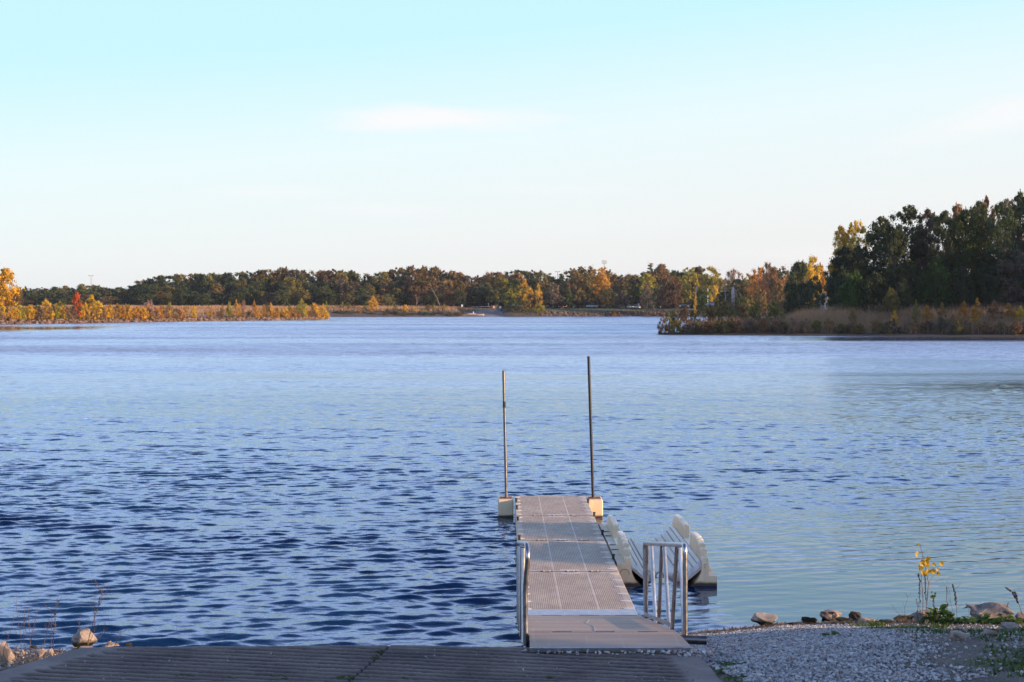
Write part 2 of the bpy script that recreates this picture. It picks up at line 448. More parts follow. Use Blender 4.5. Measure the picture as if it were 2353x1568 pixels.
# ---------------------------------------------------------------- far land
def land(name, poly, hfun, res, mat, ext=0):
    P = np.array(poly, float)
    x0, y0 = P.min(0) - res * 3; x1, y1 = P.max(0) + res * 3
    gx = np.arange(x0, x1 + res, res); gy = np.arange(y0, y1 + res, res)
    X, Y = np.meshgrid(gx, gy, indexing='ij')
    d = np.full(X.shape, 1e9); inside = np.zeros(X.shape, bool)
    n = len(P)
    for i in range(n):
        a, b = P[i], P[(i + 1) % n]
        e = b - a; t = np.clip(((X - a[0]) * e[0] + (Y - a[1]) * e[1]) / (e @ e), 0, 1)
        d = np.minimum(d, np.hypot(X - a[0] - t * e[0], Y - a[1] - t * e[1]))
        c = ((a[1] > Y) != (b[1] > Y)) & (X < (b[0] - a[0]) * (Y - a[1]) / (b[1] - a[1] + 1e-12) + a[0])
        inside ^= c
    sd = np.where(inside, d, -d) + 1.6 * (vnoise(X, Y, 77, 6, 3) - .5)
    Zl = hfun(sd, X, Y)
    I = np.arange(X.size).reshape(X.shape)
    Fq = np.stack([I[:-1, :-1], I[1:, :-1], I[1:, 1:], I[:-1, 1:]], -1).reshape(-1, 4)
    keep = (Zl.ravel()[Fq] > -1.5).any(1)
    o = np_mesh(name, np.stack([X, Y, Zl], -1).reshape(-1, 3), Fq[keep], mat, smooth=True)
    tag(o, kind="structure")
    def zf(x, y):
        i = np.clip((np.asarray(x) - gx[0]) / res, 0, len(gx) - 1.001); j = np.clip((np.asarray(y) - gy[0]) / res, 0, len(gy) - 1.001)
        a, b = i.astype(int), j.astype(int); u, v = i - a, j - b
        return (Zl[a, b] * (1 - u) * (1 - v) + Zl[a + 1, b] * u * (1 - v) + Zl[a, b + 1] * (1 - u) * v + Zl[a + 1, b + 1] * u * v)
    return zf
def grassmat(name, a, b, shorecol, zs=0.5):
    m = NB(name, 0.95)
    c = m.mix(m.ramp(m.noise(0.35, 6), .35, .65), a, b)
    s_ = m.n('ShaderNodeSeparateXYZ'); m.L(m.co.outputs['Object'], s_.inputs[0])
    nz = m.math('MULTIPLY', m.noise(0.5, 3), zs)
    c = m.mix(m.ramp(m.math('SUBTRACT', s_.outputs[2], nz), zs * .3, zs), shorecol, c)
    m.color(c); m.normal(m.bump(m.noise(2.0, 5, .7), .7, .3)); return m.m
M_field = grassmat("dry_field", (0.20, 0.12, 0.075), (0.30, 0.20, 0.13), (0.06, 0.045, 0.035), 1.2)
M_isl = grassmat("brush_ground", (0.075, 0.055, 0.042), (0.12, 0.085, 0.06), (0.035, 0.03, 0.025), .8)
M_bank = grassmat("far_bank", (0.11, 0.16, 0.03), (0.17, 0.22, 0.045), (0.065, 0.055, 0.05), 2.3)

def rise(h, s): return lambda sd, X, Y: np.where(sd > 0, h * (1 - np.exp(-np.maximum(sd, 0) / s)) + .12 * (vnoise(X, Y, 3, 5, 3) - .5) * np.clip(sd, 0, 1), .25 * sd)
z_pen = land("peninsula", [(-230, 330), (-121, 352), (-108, 372), (-90, 412), (-70, 452), (-57, 481), (-60, 488), (-80, 492), (-130, 470), (-230, 450)], rise(2.3, 5), 1.5, M_field)
z_isl = land("right_point", [(23.5, 230.5), (27, 227), (36, 223.7), (54, 217.4), (73, 208.8), (110, 196), (200, 180), (260, 300), (200, 430), (110, 420), (60, 330), (33, 243)],
             lambda sd, X, Y: np.where(sd > 0, 0.35 * (1 - np.exp(-np.maximum(sd, 0) / 1.0)) + 2.6 * smooth01((sd - 1) / 26) + .15 * (vnoise(X, Y, 3, 5, 3) - .5), .25 * sd), 1.5, M_isl)
def hfar(sd, X, Y):
    px = 1150 + F * X / Y
    base = 3.15 * (1 - np.exp(-np.maximum(sd, 0) / 7.0))
    ramp_ = 2.6 * np.clip(sd / 34, 0, 1) + .5 * np.clip((sd - 34) / 20, 0, 1)        # the paved launch apron
    w = smooth01((px - 1040) / 25) * smooth01((1162 - px) / 12)
    z = base * (1 - w) + ramp_ * w
    z = z + .8 * smooth01((sd - 50) / 50)
    return np.where(sd > 0, z, .25 * sd)
z_far = land("far_shore", [(-420, 540), (-160, 556), (-69, 571), (-25, 583), (0, 590), (30, 600), (62, 607), (100, 600), (160, 540), (210, 450), (330, 420), (420, 900), (-460, 900)], hfar, 3.0, M_bank)
# land beyond, out to the horizon
mh = NB("far_plain", 0.95); mh.color(mh.mix(mh.noise(0.01, 5), (0.06, 0.07, 0.03), (0.12, 0.10, 0.05)))
hz = np_mesh("far_plain", [(-3500, 850, 2.2), (3500, 850, 2.2), (5500, 5800, 3.6), (-5500, 5800, 3.6), (-3500, 850, -2), (3500, 850, -2)], [(0, 1, 2, 3), (4, 5, 1, 0)], mh.m)
tag(hz, kind="structure")
ma = NB("apron_paving", 0.9); ma.color(ma.mix(ma.noise(0.6, 5), (0.12, 0.105, 0.11), (0.18, 0.16, 0.165)))
def strip(name, pts_front, pts_back, zf, mat, lift=0.06, n=24, k=10):
    A = np.array(pts_front, float); B = np.array(pts_back, float)
    u = np.linspace(0, 1, n)
    def along(P, u):
        s = np.concatenate([[0], np.cumsum(np.hypot(*np.diff(P, axis=0).T))]); s /= s[-1]
        return np.stack([np.interp(u, s, P[:, 0]), np.interp(u, s, P[:, 1])], -1)
    a, b = along(A, u), along(B, u)
    w = np.linspace(0, 1, k)[:, None, None]
    G = a[None] * (1 - w) + b[None] * w
    Zs = zf(G[..., 0], G[..., 1]) + lift
    I = np.arange(k * n).reshape(k, n)
    Fq = np.stack([I[:-1, :-1], I[:-1, 1:], I[1:, 1:], I[1:, :-1]], -1).reshape(-1, 4)
    o = np_mesh(name, np.concatenate([G, Zs[..., None]], -1).reshape(-1, 3), Fq, mat, smooth=True); tag(o, kind="structure"); return o
def pX(px, Y): return (px - 1150) / F * Y
strip("launch_apron", [(pX(1052, 585), 585), (pX(1155, 590), 590)], [(pX(1105, 622), 622), (pX(1155, 624), 624)], z_far, ma.m, .10)
mr = NB("asphalt", 0.85); mr.color(mr.mix(mr.noise(0.5, 5), (0.13, 0.14, 0.17), (0.19, 0.20, 0.24)))
strip("road", [(pX(1160, 632), 632), (pX(1300, 634), 634), (pX(1480, 634), 634), (pX(1680, 600), 600), (pX(1800, 560), 560)],
      [(pX(1160, 646), 646), (pX(1300, 650), 650), (pX(1480, 650), 650), (pX(1680, 612), 612), (pX(1800, 570), 570)], z_far, mr.m, .12)
# ================================================================= DOCK
def deckmat():
    m = NB("dock_plastic", 0.62, 0, 0.35)
    s_ = m.n('ShaderNodeSeparateXYZ'); m.L(m.co.outputs['Object'], s_.inputs[0]); x, y = s_.outputs[0], s_.outputs[1]
    br = m.n('ShaderNodeTexBrick', offset=0.0, squash=1.0); m.L(m.co.outputs['Object'], br.inputs['Vector'])
    br.inputs['Scale'].default_value = 1.0; br.inputs['Brick Width'].default_value = 0.027; br.inputs['Row Height'].default_value = 0.085
    br.inputs['Mortar Size'].default_value = 0.0045; br.inputs['Mortar Smooth'].default_value = 0.3
    br.inputs['Color1'].default_value = (0, 0, 0, 1); br.inputs['Color2'].default_value = (0, 0, 0, 1); br.inputs['Mortar'].default_value = (1, 1, 1, 1)
    # smooth strips at the section ends, along the sides, and two worn ribs lengthwise
    inner = m.math('MULTIPLY', m.math('MULTIPLY', m.math('GREATER_THAN', y, 0.13), m.math('LESS_THAN', y, 2.91)), m.math('MULTIPLY', m.math('GREATER_THAN', x, 0.10), m.math('LESS_THAN', x, 1.42)))
    def line(c, w): return m.math('LESS_THAN', m.math('ABSOLUTE', m.math('SUBTRACT', x, c)), w)
    rib = m.math('MAXIMUM', line(0.52, 0.008), line(1.03, 0.009))
    pat = m.math('MULTIPLY', m.math('MULTIPLY', br.outputs['Color'], inner), m.math('SUBTRACT', 1.0, rib))
    n1 = m.noise(1.1, 6, .6); n2 = m.noise(9, 5, .6, mapping=(1, .5, 1)); n3 = m.noise(70, 3)
    c = m.mix(m.ramp(n1, .35, .65), (0.41, 0.30, 0.21), (0.52, 0.415, 0.31))
    c = m.mix(m.math('MULTIPLY', m.ramp(n2, .4, .7), .6), c, (0.25, 0.20, 0.17))
    c = m.mix(m.math('MULTIPLY', m.ramp(n3, .6, .8), .35), c, (0.55, 0.50, 0.45))
    c = m.mix(m.math('MULTIPLY', rib, .5), c, (0.56, 0.52, 0.48))
    c = m.mix(m.math('MULTIPLY', pat, .8), c, (0.10, 0.075, 0.06))
    m.color(c); m.normal(m.bump(m.math('MULTIPLY', pat, -1.0), 0.6, 0.006, m.bump(m.noise(25, 5), .12, .01))); return m.m
M_deck = deckmat()
def sidemat():
    m = NB("dock_side", 0.5, 0, 0.4)
    s_ = m.n('ShaderNodeSeparateXYZ'); m.L(m.n('ShaderNodeNewGeometry').outputs['Position'], s_.inputs[0])
    n = m.noise(3, 5, mapping=(1, 1, .4))
    c = m.mix(m.ramp(n, .3, .7), (0.57, 0.455, 0.30), (0.68, 0.565, 0.40))
    c = m.mix(m.math('MULTIPLY', m.ramp(m.noise(14, 4, mapping=(1, 1, .15)), .5, .75), .35), c, (0.40, 0.34, 0.25))
    w = m.math('SUBTRACT', s_.outputs[2], m.math('MULTIPLY', m.noise(6, 3), 0.05))
    c = m.mix(m.ramp(w, 0.055, 0.015), c, (0.045, 0.03, 0.015))
    m.color(c); m.normal(m.bump(m.noise(20, 4), .15, .01)); return m.m
M_side = sidemat()
M_groove = plain("cradle_groove", (0.17, 0.165, 0.165), .6)
M_tooth = plain("pale_plastic", (0.72, 0.63, 0.48), .5, 0, .08, 20)  # wall teeth coloured paler than the walls
M_pad = plain("worn_plastic_pad", (0.50, 0.46, 0.41), .5, 0, .12, 30)
M_rub = plain("black_rubber", (0.012, 0.011, 0.012), .6, 0, .3, 30)
M_hole = plain("dark_recess", (0.045, 0.038, 0.035), .8, 0, .3, 30)
M_mark = plain("scuffed_white", (0.62, 0.60, 0.58), .6, 0, .1, 30)
def metal(name, col, rough, var=.25):
    m = NB(name, rough, 1.0)
    n = m.noise(6, 6, .65, mapping=(1, 1, .4))
    m.color(m.mix(m.ramp(n, .3, .7), tuple(c * (1 - var) for c in col), tuple(min(1, c * (1 + var)) for c in col)))
    m.set(m.b.inputs['Roughness'], m.ramp(m.noise(15, 4), .3, .7, rough * .75, rough * 1.3)); return m.m
M_alu = metal("aluminium_tube", (0.36, 0.36, 0.38), .34)
M_flash = metal("aluminium_plate", (0.42, 0.42, 0.44), .55, .15)
M_pole = metal("galvanised_pole", (0.17, 0.17, 0.18), .38, .35)
M_dpole = plain("dark_steel_pole", (0.020, 0.019, 0.021), .45, .3, .3, 10)
M_rust = plain("rusty_steel", (0.16, 0.06, 0.035), .9, 0, .4, 20)
M_band = plain("black_tape", (0.015, 0.013, 0.012), .7)
M_gang = None
def gangmat():
    m = NB("composite_decking", 0.7, 0, 0.3)
    c = m.mix(m.ramp(m.noise(1.6, 6, .6, mapping=(.25, 2.2, 1)), .35, .68), (0.32, 0.225, 0.165), (0.44, 0.335, 0.26))
    c = m.mix(m.math('MULTIPLY', m.ramp(m.noise(16, 5, .65, mapping=(.2, 1.6, 1)), .45, .75), .4), c, (0.24, 0.18, 0.16))
    c = m.mix(m.math('MULTIPLY', m.ramp(m.noise(4, 6, .7, mapping=(3.2, .12, 1)), .58, .72), .35), c, (0.52, 0.46, 0.42))
    c = m.mix(m.math('MULTIPLY', m.ramp(m.noise(90, 3), .62, .75), .4), c, (0.55, 0.48, 0.43))
    m.color(c); m.normal(m.bump(m.noise(40, 5), .25, .006)); return m.m
M_gang = gangmat()

X0, X1 = 0.30, 1.82
dock = empty("floating_dock", (X0, 19.85, 0.0), "long beige plastic floating dock running straight out into the lake", "dock")
LS = 3.05
for k in range(4):
    y0 = 19.85 + k * LS
    loc = (0, k * LS, 0)
    sec = MB().box(X0, X1, y0 + .004, y0 + LS - .004, 0.372, 0.40, .008).build("deck_section", M_deck, dock, loc=loc)
    hull = MB().box(X0 + .005, X1 - .005, y0 + .006, y0 + LS - .006, -0.15, 0.371, .02).build("float_body", M_side, sec)
    pads = [y0 + .22 + .52 * j for j in range(6)]
    for j, yp in enumerate(pads):
        for side in (0, 1):
            mb = MB()
            if side: mb.disc(X1 - .012, yp, .4003, .4065, .155, .062, 16, half=PI)
            else: mb.disc(X0 + .012, yp, .4003, .4065, .105, .055, 16, half=0)
            if side and ((k, j) in ((1, 0), (2, 5), (0, 5))):
                p = mb.build("coupler_pocket", M_side, sec); tag(p, "empty tan coupler pocket on the dock edge")
            else: mb.build("coupler_pocket", M_pad, sec)
    for xg in (.40, .76, 1.12) if k else ():
        mb = MB(); cx = X0 + xg * 1.03
        mb.disc(cx, y0, .4003, .4035, .10, .075, 18)
        h = mb.build("seam_coupler", M_hole, sec)
        MB().box(cx - .055, cx + .055, y0 - .008, y0 + .008, .4035, .412, .002).box(cx - .06, cx - .035, y0 - .03, y0 + .03, .4035, .413, .002).box(cx + .035, cx + .06, y0 - .03, y0 + .03, .4035, .413, .002).build("coupler_bar", M_pad, h)
    if k:
        MB().box(.92, 1.22, y0 + .10, y0 + .145, .4003, .4022).build("scuff_mark", M_mark, sec)
        MB().box(.93, 1.21, y0 - .16, y0 - .115, .4003, .4022).build("scuff_mark", M_mark, sec)
    MB().box(X0 + .02, X1 - .02, y0 - .006, y0 + .006, .401, .4035).build("seam", M_hole, sec) if k else None
for (x, y) in ((X0 + .03, 31.0), (X0 + .03, 29.9), (X0 + .03, 28.3), (X0 + .03, 26.0), (X1 - .0, 30.9), (X1 - .0, 28.9), (X1 + .0, 26.6), (X1 + .0, 24.0)):
    mb = MB().disc(x, y, .36, .47, .022, .022, 10).disc(x, y, .47, .485, .03, .03, 10)
    mb.build("black_pin", M_rub, dock)
MB().box(X1 + .001, X1 + .028, 23.9, 28.0, .2, .385).build("rubber_joint", M_rub, dock)
# pile floats at the outer end
def pile_float(xa, xb, ya, yb, ztop):
    s = 1 if xa > 1 else -1
    o = MB().box(xa, xb, ya, yb, -.2, ztop, .02).build("pile_float", M_side, dock)
    cx = (xa + xb) / 2
    MB().box(cx - .13, cx + .13, (ya + yb) / 2 - .15, (ya + yb) / 2 + .15, ztop + .001, ztop + .012, .003).build("sleeve_plate", M_rust, o)
    return o
pile_float(-.055, .275, 31.5, 32.15, .385)
pile_float(1.845, 2.165, 31.45, 32.15, .385)
for (pb, pt, lab, band) in (((1163.5, 1146), (1157, 852), "shorter steel pole at the far end of the dock, black band near its top", True),
                            ((1362.8, 1146), (1352.5, 819), "taller dark steel pole at the far end of the dock, without a band", False)):
    a, b = at(*pb, 31.8), at(*pt, 31.8)
    d = (b - a).normalized(); foot = a - d * 1.9
    e = empty("mooring_pole", foot, lab, "pole", "steel poles at the end of the dock")
    MB().tube([foot, b - d * .012], .0305, 14).build("pole_tube", M_pole if band else M_dpole, e, smooth=True)
    MB().tube([b - d * .0118, b], .031, 14).build("pole_rim", M_hole, e, smooth=True)
    MB().tube([a + d * .0, a + d * .035], .05, 14).build("collar", M_rust, e, smooth=True)
    if band:
        u = b - d * .66
        MB().tube([u, u - d * .13], .0325, 14).build("tape_band", M_band, e, smooth=True)

# ================================================================= GANGWAY
gw = empty("gangway", (1.03, 13.9, 1.2), "sloping brown boarding ramp with metal handrails between the concrete ramp and the dock", "gangway")
GX0, GX1 = .275, 1.79
def gz(y): return .425 + (19.55 - y) * (1.245 - .425) / (19.55 - 14.65)
def plank(x0, x1, ya, za, yb, zb, t, name, mat, parent, xw=None):
    xa0, xa1 = (x0, x1) if xw is None else xw
    P = [(xa0, ya, za), (xa1, ya, za), (x1, yb, zb), (x0, yb, zb)]
    P += [(p[0], p[1], p[2] - t) for p in P]
    return MB().poly(P, [(0, 1, 2, 3), (7, 6, 5, 4), (0, 4, 5, 1), (1, 5, 6, 2), (2, 6, 7, 3), (3, 7, 4, 0)]).build(name, mat, parent)
gd = plank(GX0, GX1 + .03, 14.70, gz(14.70), 19.46, gz(19.46), .05, "deck_panel", M_gang, gw)
plank(GX0 + .03, GX1, 14.75, gz(14.75) - .052, 19.4, gz(19.4) - .052, .10, "under_frame", M_flash, gw)
tp = plank(GX0 + .01, GX1 - .04, 13.93, 1.292, 14.685, 1.268, .03, "transition_plate", M_gang, gw, xw=(GX0, GX1 + .005))
MB().poly([(GX0 - .002, 13.90, 1.291), (GX1 + .01, 13.90, 1.291), (GX1 + .01, 13.928, 1.297), (GX0 - .002, 13.928, 1.297), (GX0 - .002, 13.90, 1.252), (GX1 + .01, 13.90, 1.252), (GX1 + .01, 13.928, 1.25), (GX0 - .002, 13.928, 1.25)],
          [(0, 1, 2, 3), (4, 5, 1, 0), (5, 6, 2, 1), (6, 7, 3, 2), (7, 4, 0, 3), (7, 6, 5, 4)]).build("front_lip", M_alu, tp)
for i in range(7):
    a = GX0 + .02 + i * .212
    MB().tube([(a, 14.69, 1.262 + (i % 2) * .004), (a + .2, 14.69, 1.262 + (i % 2) * .004)], .010 if i % 2 else .008, 8).build("hinge_knuckle", M_pole, tp)
fl = MB().poly([(GX0, 19.36, gz(19.36) + .006), (GX1 + .02, 19.36, gz(19.36) + .006), (GX1 + .02, 19.52, .428), (GX0, 19.52, .428), (GX1 + .02, 19.98, .412), (GX0, 19.98, .412),
               (GX0, 19.36, gz(19.36) + .001), (GX1 + .02, 19.36, gz(19.36) + .001)],
              [(0, 1, 2, 3), (3, 2, 4, 5), (6, 7, 1, 0)]).build("flashing_plate", M_flash, gw)
for a in (.02, .27, .76, 1.22):
    MB().box(GX0 + a, GX0 + a + (.25 if a > .1 else .06), 19.345, 19.359, gz(19.35) + .0005, gz(19.35) + .004).build("slot", M_hole, fl)
# scratch and small leaf on the deck panel
def ongang(px, py):
    d = ray(px, py)
    lo, hi = 13, 21
    for _ in range(40):
        mid = (lo + hi) / 2; p = CAM + d * (mid / d.y)
        if p.z < gz(p.y): hi = mid
        else: lo = mid
    return CAM + d * (lo / d.y)
sc = [ongang((1800 + u * .4465) / 1.632, (1780 + v * .4465) / 1.632) + Vector((0, 0, .003)) for u, v in ((915, 1220), (912, 1233), (893, 1243), (897, 1252), (925, 1260), (948, 1268), (962, 1282), (965, 1300), (968, 1318))]
MB().tube(bend(sc, .03, 3), .0018, 5).build("scratch", M_mark, gw)
def pt(x, px, py=None, y=None):
    return y if y else x * F / (px - 1150)
# right rail
xr = 1.815
hr = MB().tube(bend([(xr + .01, 14.66, 1.18), (xr, 14.63, 2.14), (xr, 18.72, 1.505), (xr + .01, 18.66, .52)], .09), .0255, 12).build("handrail", M_alu, gw, smooth=True)
def zt(y): return 2.125 + (y - 14.66) * (1.505 - 2.14) / 4.06
for (ya, yb) in ((17.88, 17.42), (16.74, 17.12), (16.49, 16.02), (15.30, 15.79), (15.0, 14.72), (18.42, 18.6)):
    MB().tube([(xr, ya, zt(ya) - .02), (xr + .008, yb, gz(yb) - .06 + (.75 if ya == 18.42 else 0) * 0)], .0215, 10).build("baluster", M_alu, hr, smooth=True)
MB().box(xr - .02, xr - .012, 15.6, 18.62, 0, .045).build("mid_rail", M_alu, hr)
mr_ = hr.children[-1]
for v in mr_.data.vertices: v.co.z += gz(v.co.y + wloc(mr_).y) + .03
MB().tube([(1.70, 14.66, 1.205), (2.03, 14.60, 1.205)], .045, 12).build("roller_tube", M_pole, gw, smooth=True)
# left rail
xl = .245
hl = MB().tube(bend([(xl + .005, 14.66, 1.10), (xl - .003, 14.66, 1.72), (xl + .025, 14.60, 2.05), (xl + .012, 14.70, 2.14), (xl - .02, 18.72, 1.515), (xl - .02, 18.66, .52)], .08), .0255, 12).build("handrail", M_alu, gw, smooth=True)
for (ya, yb) in ((17.88, 17.42), (16.74, 17.12), (16.49, 16.02), (15.30, 15.79), (15.0, 14.78), (18.42, 18.6)):
    MB().tube([(xl - .02, ya, zt(ya) - .02), (xl - .02, yb, gz(yb) - .08)], .0215, 10).build("baluster", M_alu, hl, smooth=True)
MB().poly([(GX0 - .015, 14.7, 1.235), (GX0 - .015, 19.4, .42), (GX0 - .015, 19.4, .26), (GX0 - .015, 14.7, 1.08), (GX0 - .001, 14.7, 1.235), (GX0 - .001, 19.4, .42), (GX0 - .001, 19.4, .26), (GX0 - .001, 14.7, 1.08)],
          [(0, 1, 2, 3), (7, 6, 5, 4), (0, 4, 5, 1), (1, 5, 6, 2), (2, 6, 7, 3), (3, 7, 4, 0)]).build("side_beam", M_flash, gw)

# ================================================================= PERSONAL WATERCRAFT LIFT
lift = empty("watercraft_lift", (2.67, 23.8, 0), "beige floating drive-on lift with two notched side walls moored to the right of the dock", "boat lift")
LY0, LY1 = 23.8, 28.0
M_cradle = None
def cradlemat():
    m = NB("cradle_plastic", 0.38, 0, 0.5)
    c = m.mix(m.ramp(m.noise(2.2, 6, .6, mapping=(1, .4, 1)), .35, .65), (0.33, 0.315, 0.30), (0.50, 0.475, 0.44))
    c = m.mix(m.math('MULTIPLY', m.ramp(m.noise(22, 5, .7, mapping=(2, .25, 1)), .5, .7), .6), c, (0.24, 0.22, 0.22))
    m.color(c); m.normal(m.bump(m.noise(30, 4), .25, .01)); return m.m
M_cradle = cradlemat()
# pontoons: cross-sections swept along Y
def sweep(prof, y0, y1, name, mat, parent, n=14, taper=None, smooth=True):
    P = []; Fc = []; k = len(prof)
    ysn = np.linspace(y0, y1, n)
    for y in ysn:
        for (x, z) in prof:
            dx, dz = taper(x, y, z) if taper else (0, 0)
            P.append((x + dx, y, z + dz))
    for i in range(n - 1):
        for j in range(k):
            jj = (j + 1) % k; Fc.append((i * k + j, i * k + jj, (i + 1) * k + jj, (i + 1) * k + j))
    Fc.append(tuple(range(k - 1, -1, -1))); Fc.append(tuple((n - 1) * k + j for j in range(k)))
    return MB().poly(P, Fc).build(name, mat, parent, smooth=smooth, angle=28)
lp = sweep([(1.862, -.15), (2.33, -.15), (2.33, -.03), (2.25, .01), (2.16, .09), (2.11, .20), (2.087, .34), (2.04, .375), (1.862, .375)][::-1], LY0, LY1, "left_pontoon", M_side, lift)
rp = sweep([(2.96, -.15), (3.47, -.15), (3.47, .155), (3.335, .165), (3.335, .37), (3.24, .37), (3.225, .22), (3.16, .09), (3.06, .01), (2.96, -.03)], LY0, LY0 + .5, "right_pontoon", M_side, lift, n=3)
sweep([(2.96, -.15), (3.47, -.15), (3.47, .155), (3.345, .33), (3.24, .35), (3.225, .22), (3.16, .09), (3.06, .01), (2.96, -.03)], LY0 + .5, LY1, "right_pontoon", M_side, lift)
# cradle floor: V bunk surface with lengthwise ribs, notched at the near end
def cz(x):
    u = abs(x - 2.665); return .035 + .33 * max(0, (u - .05) / .51) ** 1.35
nx, ny = 60, 30
P = []; Fc = []
def ystart(x):
    u = abs(x - 2.66); return LY0 + .06 + 1.0 * max(0, 1 - u / .33) if u < .33 else LY0 + .06 + .05 * (u - .33)
for side in (0, 1):
    for i in range(nx + 1):
        x = 2.10 + (3.23 - 2.10) * i / nx
        for j in range(ny + 1):
            y0 = ystart(x); y = y0 + (LY1 + .1 - y0) * j / ny
            rib = .012 * max(0, math.sin((x - 2.16) * 2 * PI / .125)) ** 2 if side == 0 else 0
            end = -.05 * max(0, (y - LY1 + .15) / .25) - .06 * max(0, 1 - (y - y0) / .12) ** 2
            P.append((x, y, cz(x) + rib + end - (.05 if side else 0)))
n1_ = (nx + 1) * (ny + 1)
for i in range(nx):
    for j in range(ny):
        a = i * (ny + 1) + j; b = a + ny + 1
        Fc.append((a, b, b + 1, a + 1)); Fc.append((n1_ + a, n1_ + a + 1, n1_ + b + 1, n1_ + b))
for i in range(nx):
    for j in (0, ny):
        a = i * (ny + 1) + j; b = a + ny + 1; Fc.append((a, b, n1_ + b, n1_ + a) if j else (b, a, n1_ + a, n1_ + b))
cr_ = MB().poly(P, Fc).build("cradle", M_cradle, lift, smooth=True, angle=40)
for xg in (2.20, 2.33, 2.44, 2.90, 3.00, 3.10, 3.17):
    P = [(xg, y, cz(xg) + .017) for y in np.linspace(ystart(xg) + .15, LY1 - .1, 12)]
    MB().tube(P, .006, 6).build("groove", M_groove, cr_)
# notched side walls, profile measured along the lift
def wall(x0, x1, lab):
    segs = [(23.82, 23.98, .46), (23.98, 24.16, .575), (24.16, 24.40, .635), (24.40, 24.64, .662), (24.64, 24.90, .672), (24.90, 25.18, .665), (25.18, 25.44, .645),
            (25.46, 26.26, .40),
            (26.28, 26.52, .625), (26.52, 26.80, .635), (26.80, 27.10, .638), (27.10, 27.40, .630), (27.40, 27.68, .61), (27.68, 27.90, .56), (27.90, 28.04, .45)]
    w = MB()
    # continuous lower wall following the humps, a little below the teeth
    prof = []
    for a, b, h in segs: prof += [(a, h - .02 if h > .32 else h), (b, h - .02 if h > .32 else h)]
    pts = [(23.815, .2)] + prof + [(28.05, .2)]
    k = len(pts)
    P = [(x0, y, z) for y, z in pts] + [(x1, y, z) for y, z in pts]
    Fc = []
    for i in range(k - 1): Fc.append((i, i + 1, k + i + 1, k + i))
    for i in range(k // 2 - 1): pass
    # side faces as quads down to the base line
    base = [(y, .2) for y, z in pts]
    P += [(x0, y, .2) for y, z in pts] + [(x1, y, .2) for y, z in pts]
    for i in range(k - 1):
        Fc.append((i + 1, i, 2 * k + i, 2 * k + i + 1)); Fc.append((k + i, k + i + 1, 3 * k + i + 1, 3 * k + i))
    w.poly(P, Fc)
    o = w.build("side_wall", M_side, lift)
    tag(o, lab)
    for a, b, h in segs:
        if h > .34: MB().box(x0 - .005, x1 + .005, a + .012, b - .012, h - .06, h, .014).build("wall_tooth", M_tooth, o, smooth=True, angle=30)
    return o
wall(2.0, 2.085, "notched side wall next to the dock")
wall(3.24, 3.33, "notched side wall away from the dock")
for y in (24.6, 25.1, 25.6, 26.1, 26.6, 27.1, 27.6):
    MB().disc(1.875, y, .3755, .379, .115, .05, 16, half=0).build("coupler_pocket", M_hole if int(y * 10) % 3 else M_pad, lp)
ring = [(1.985 + .075 * math.cos(a), LY0 - .002, .20 + .075 * math.sin(a)) for a in np.linspace(-.3, PI + .3, 18)]
dp = MB().tube(ring, .004, 6).build("drain_ring", M_rust, lp)
MB().tube([(1.97, LY0 - .004, .19), (1.97, LY0 + .004, .19)], .022, 14).build("drain_plug", M_side, dp)
for z in (.30, .345): MB().tube([(3.27, LY0 + .03 - .04, z), (3.27, LY0 + .02, z)], .006, 6).build("screw", M_hole, rp)
# ================================================================= ROCKS, GRAVEL, PLANTS ON THE NEAR SHORE
import bmesh
def rockmat(name, a, b, wet=0.0, spots=.25):
    m = NB(name, 0.85, 0, .3)
    c = m.mix(m.ramp(m.noise(7, 6, .65), .35, .65), a, b); c = m.mix(m.math('MULTIPLY', m.ramp(m.noise(3, 5, .7), .5, .7), .5), c, tuple(v * .5 for v in a))
    c = m.mix(m.math('MULTIPLY', m.ramp(m.noise(38, 5, .7), .52, .7), spots * 2), c, tuple(v * .35 for v in a))
    if wet > 0:
        s_ = m.n('ShaderNodeSeparateXYZ'); m.L(m.co.outputs['Object'], s_.inputs[0])
        w = m.math('ADD', s_.outputs[2], m.math('MULTIPLY', m.noise(12, 4), -.05))
        f = m.ramp(w, wet + .015, wet - .025)
        c = m.mix(f, c, (0.014, 0.015, 0.008))
        m.set(m.b.inputs['Roughness'], m.ramp(f, 0, 1, .85, .4))
    m.color(c); m.normal(m.bump(m.noise(30, 7, .7), .7, .02)); return m.m
MR_pale = rockmat("limestone_wet_foot", (0.24, 0.195, 0.165), (0.42, 0.35, 0.30), .10)
MR_palew = rockmat("limestone_black_foot", (0.22, 0.19, 0.175), (0.40, 0.35, 0.31), .09)
MR_pale2 = rockmat("limestone", (0.24, 0.19, 0.16), (0.42, 0.34, 0.29))
MR_dark = rockmat("algae_rock", (0.022, 0.020, 0.012), (0.06, 0.048, 0.028))
MR_grey = rockmat("granite_boulder", (0.13, 0.11, 0.10), (0.29, 0.245, 0.215))
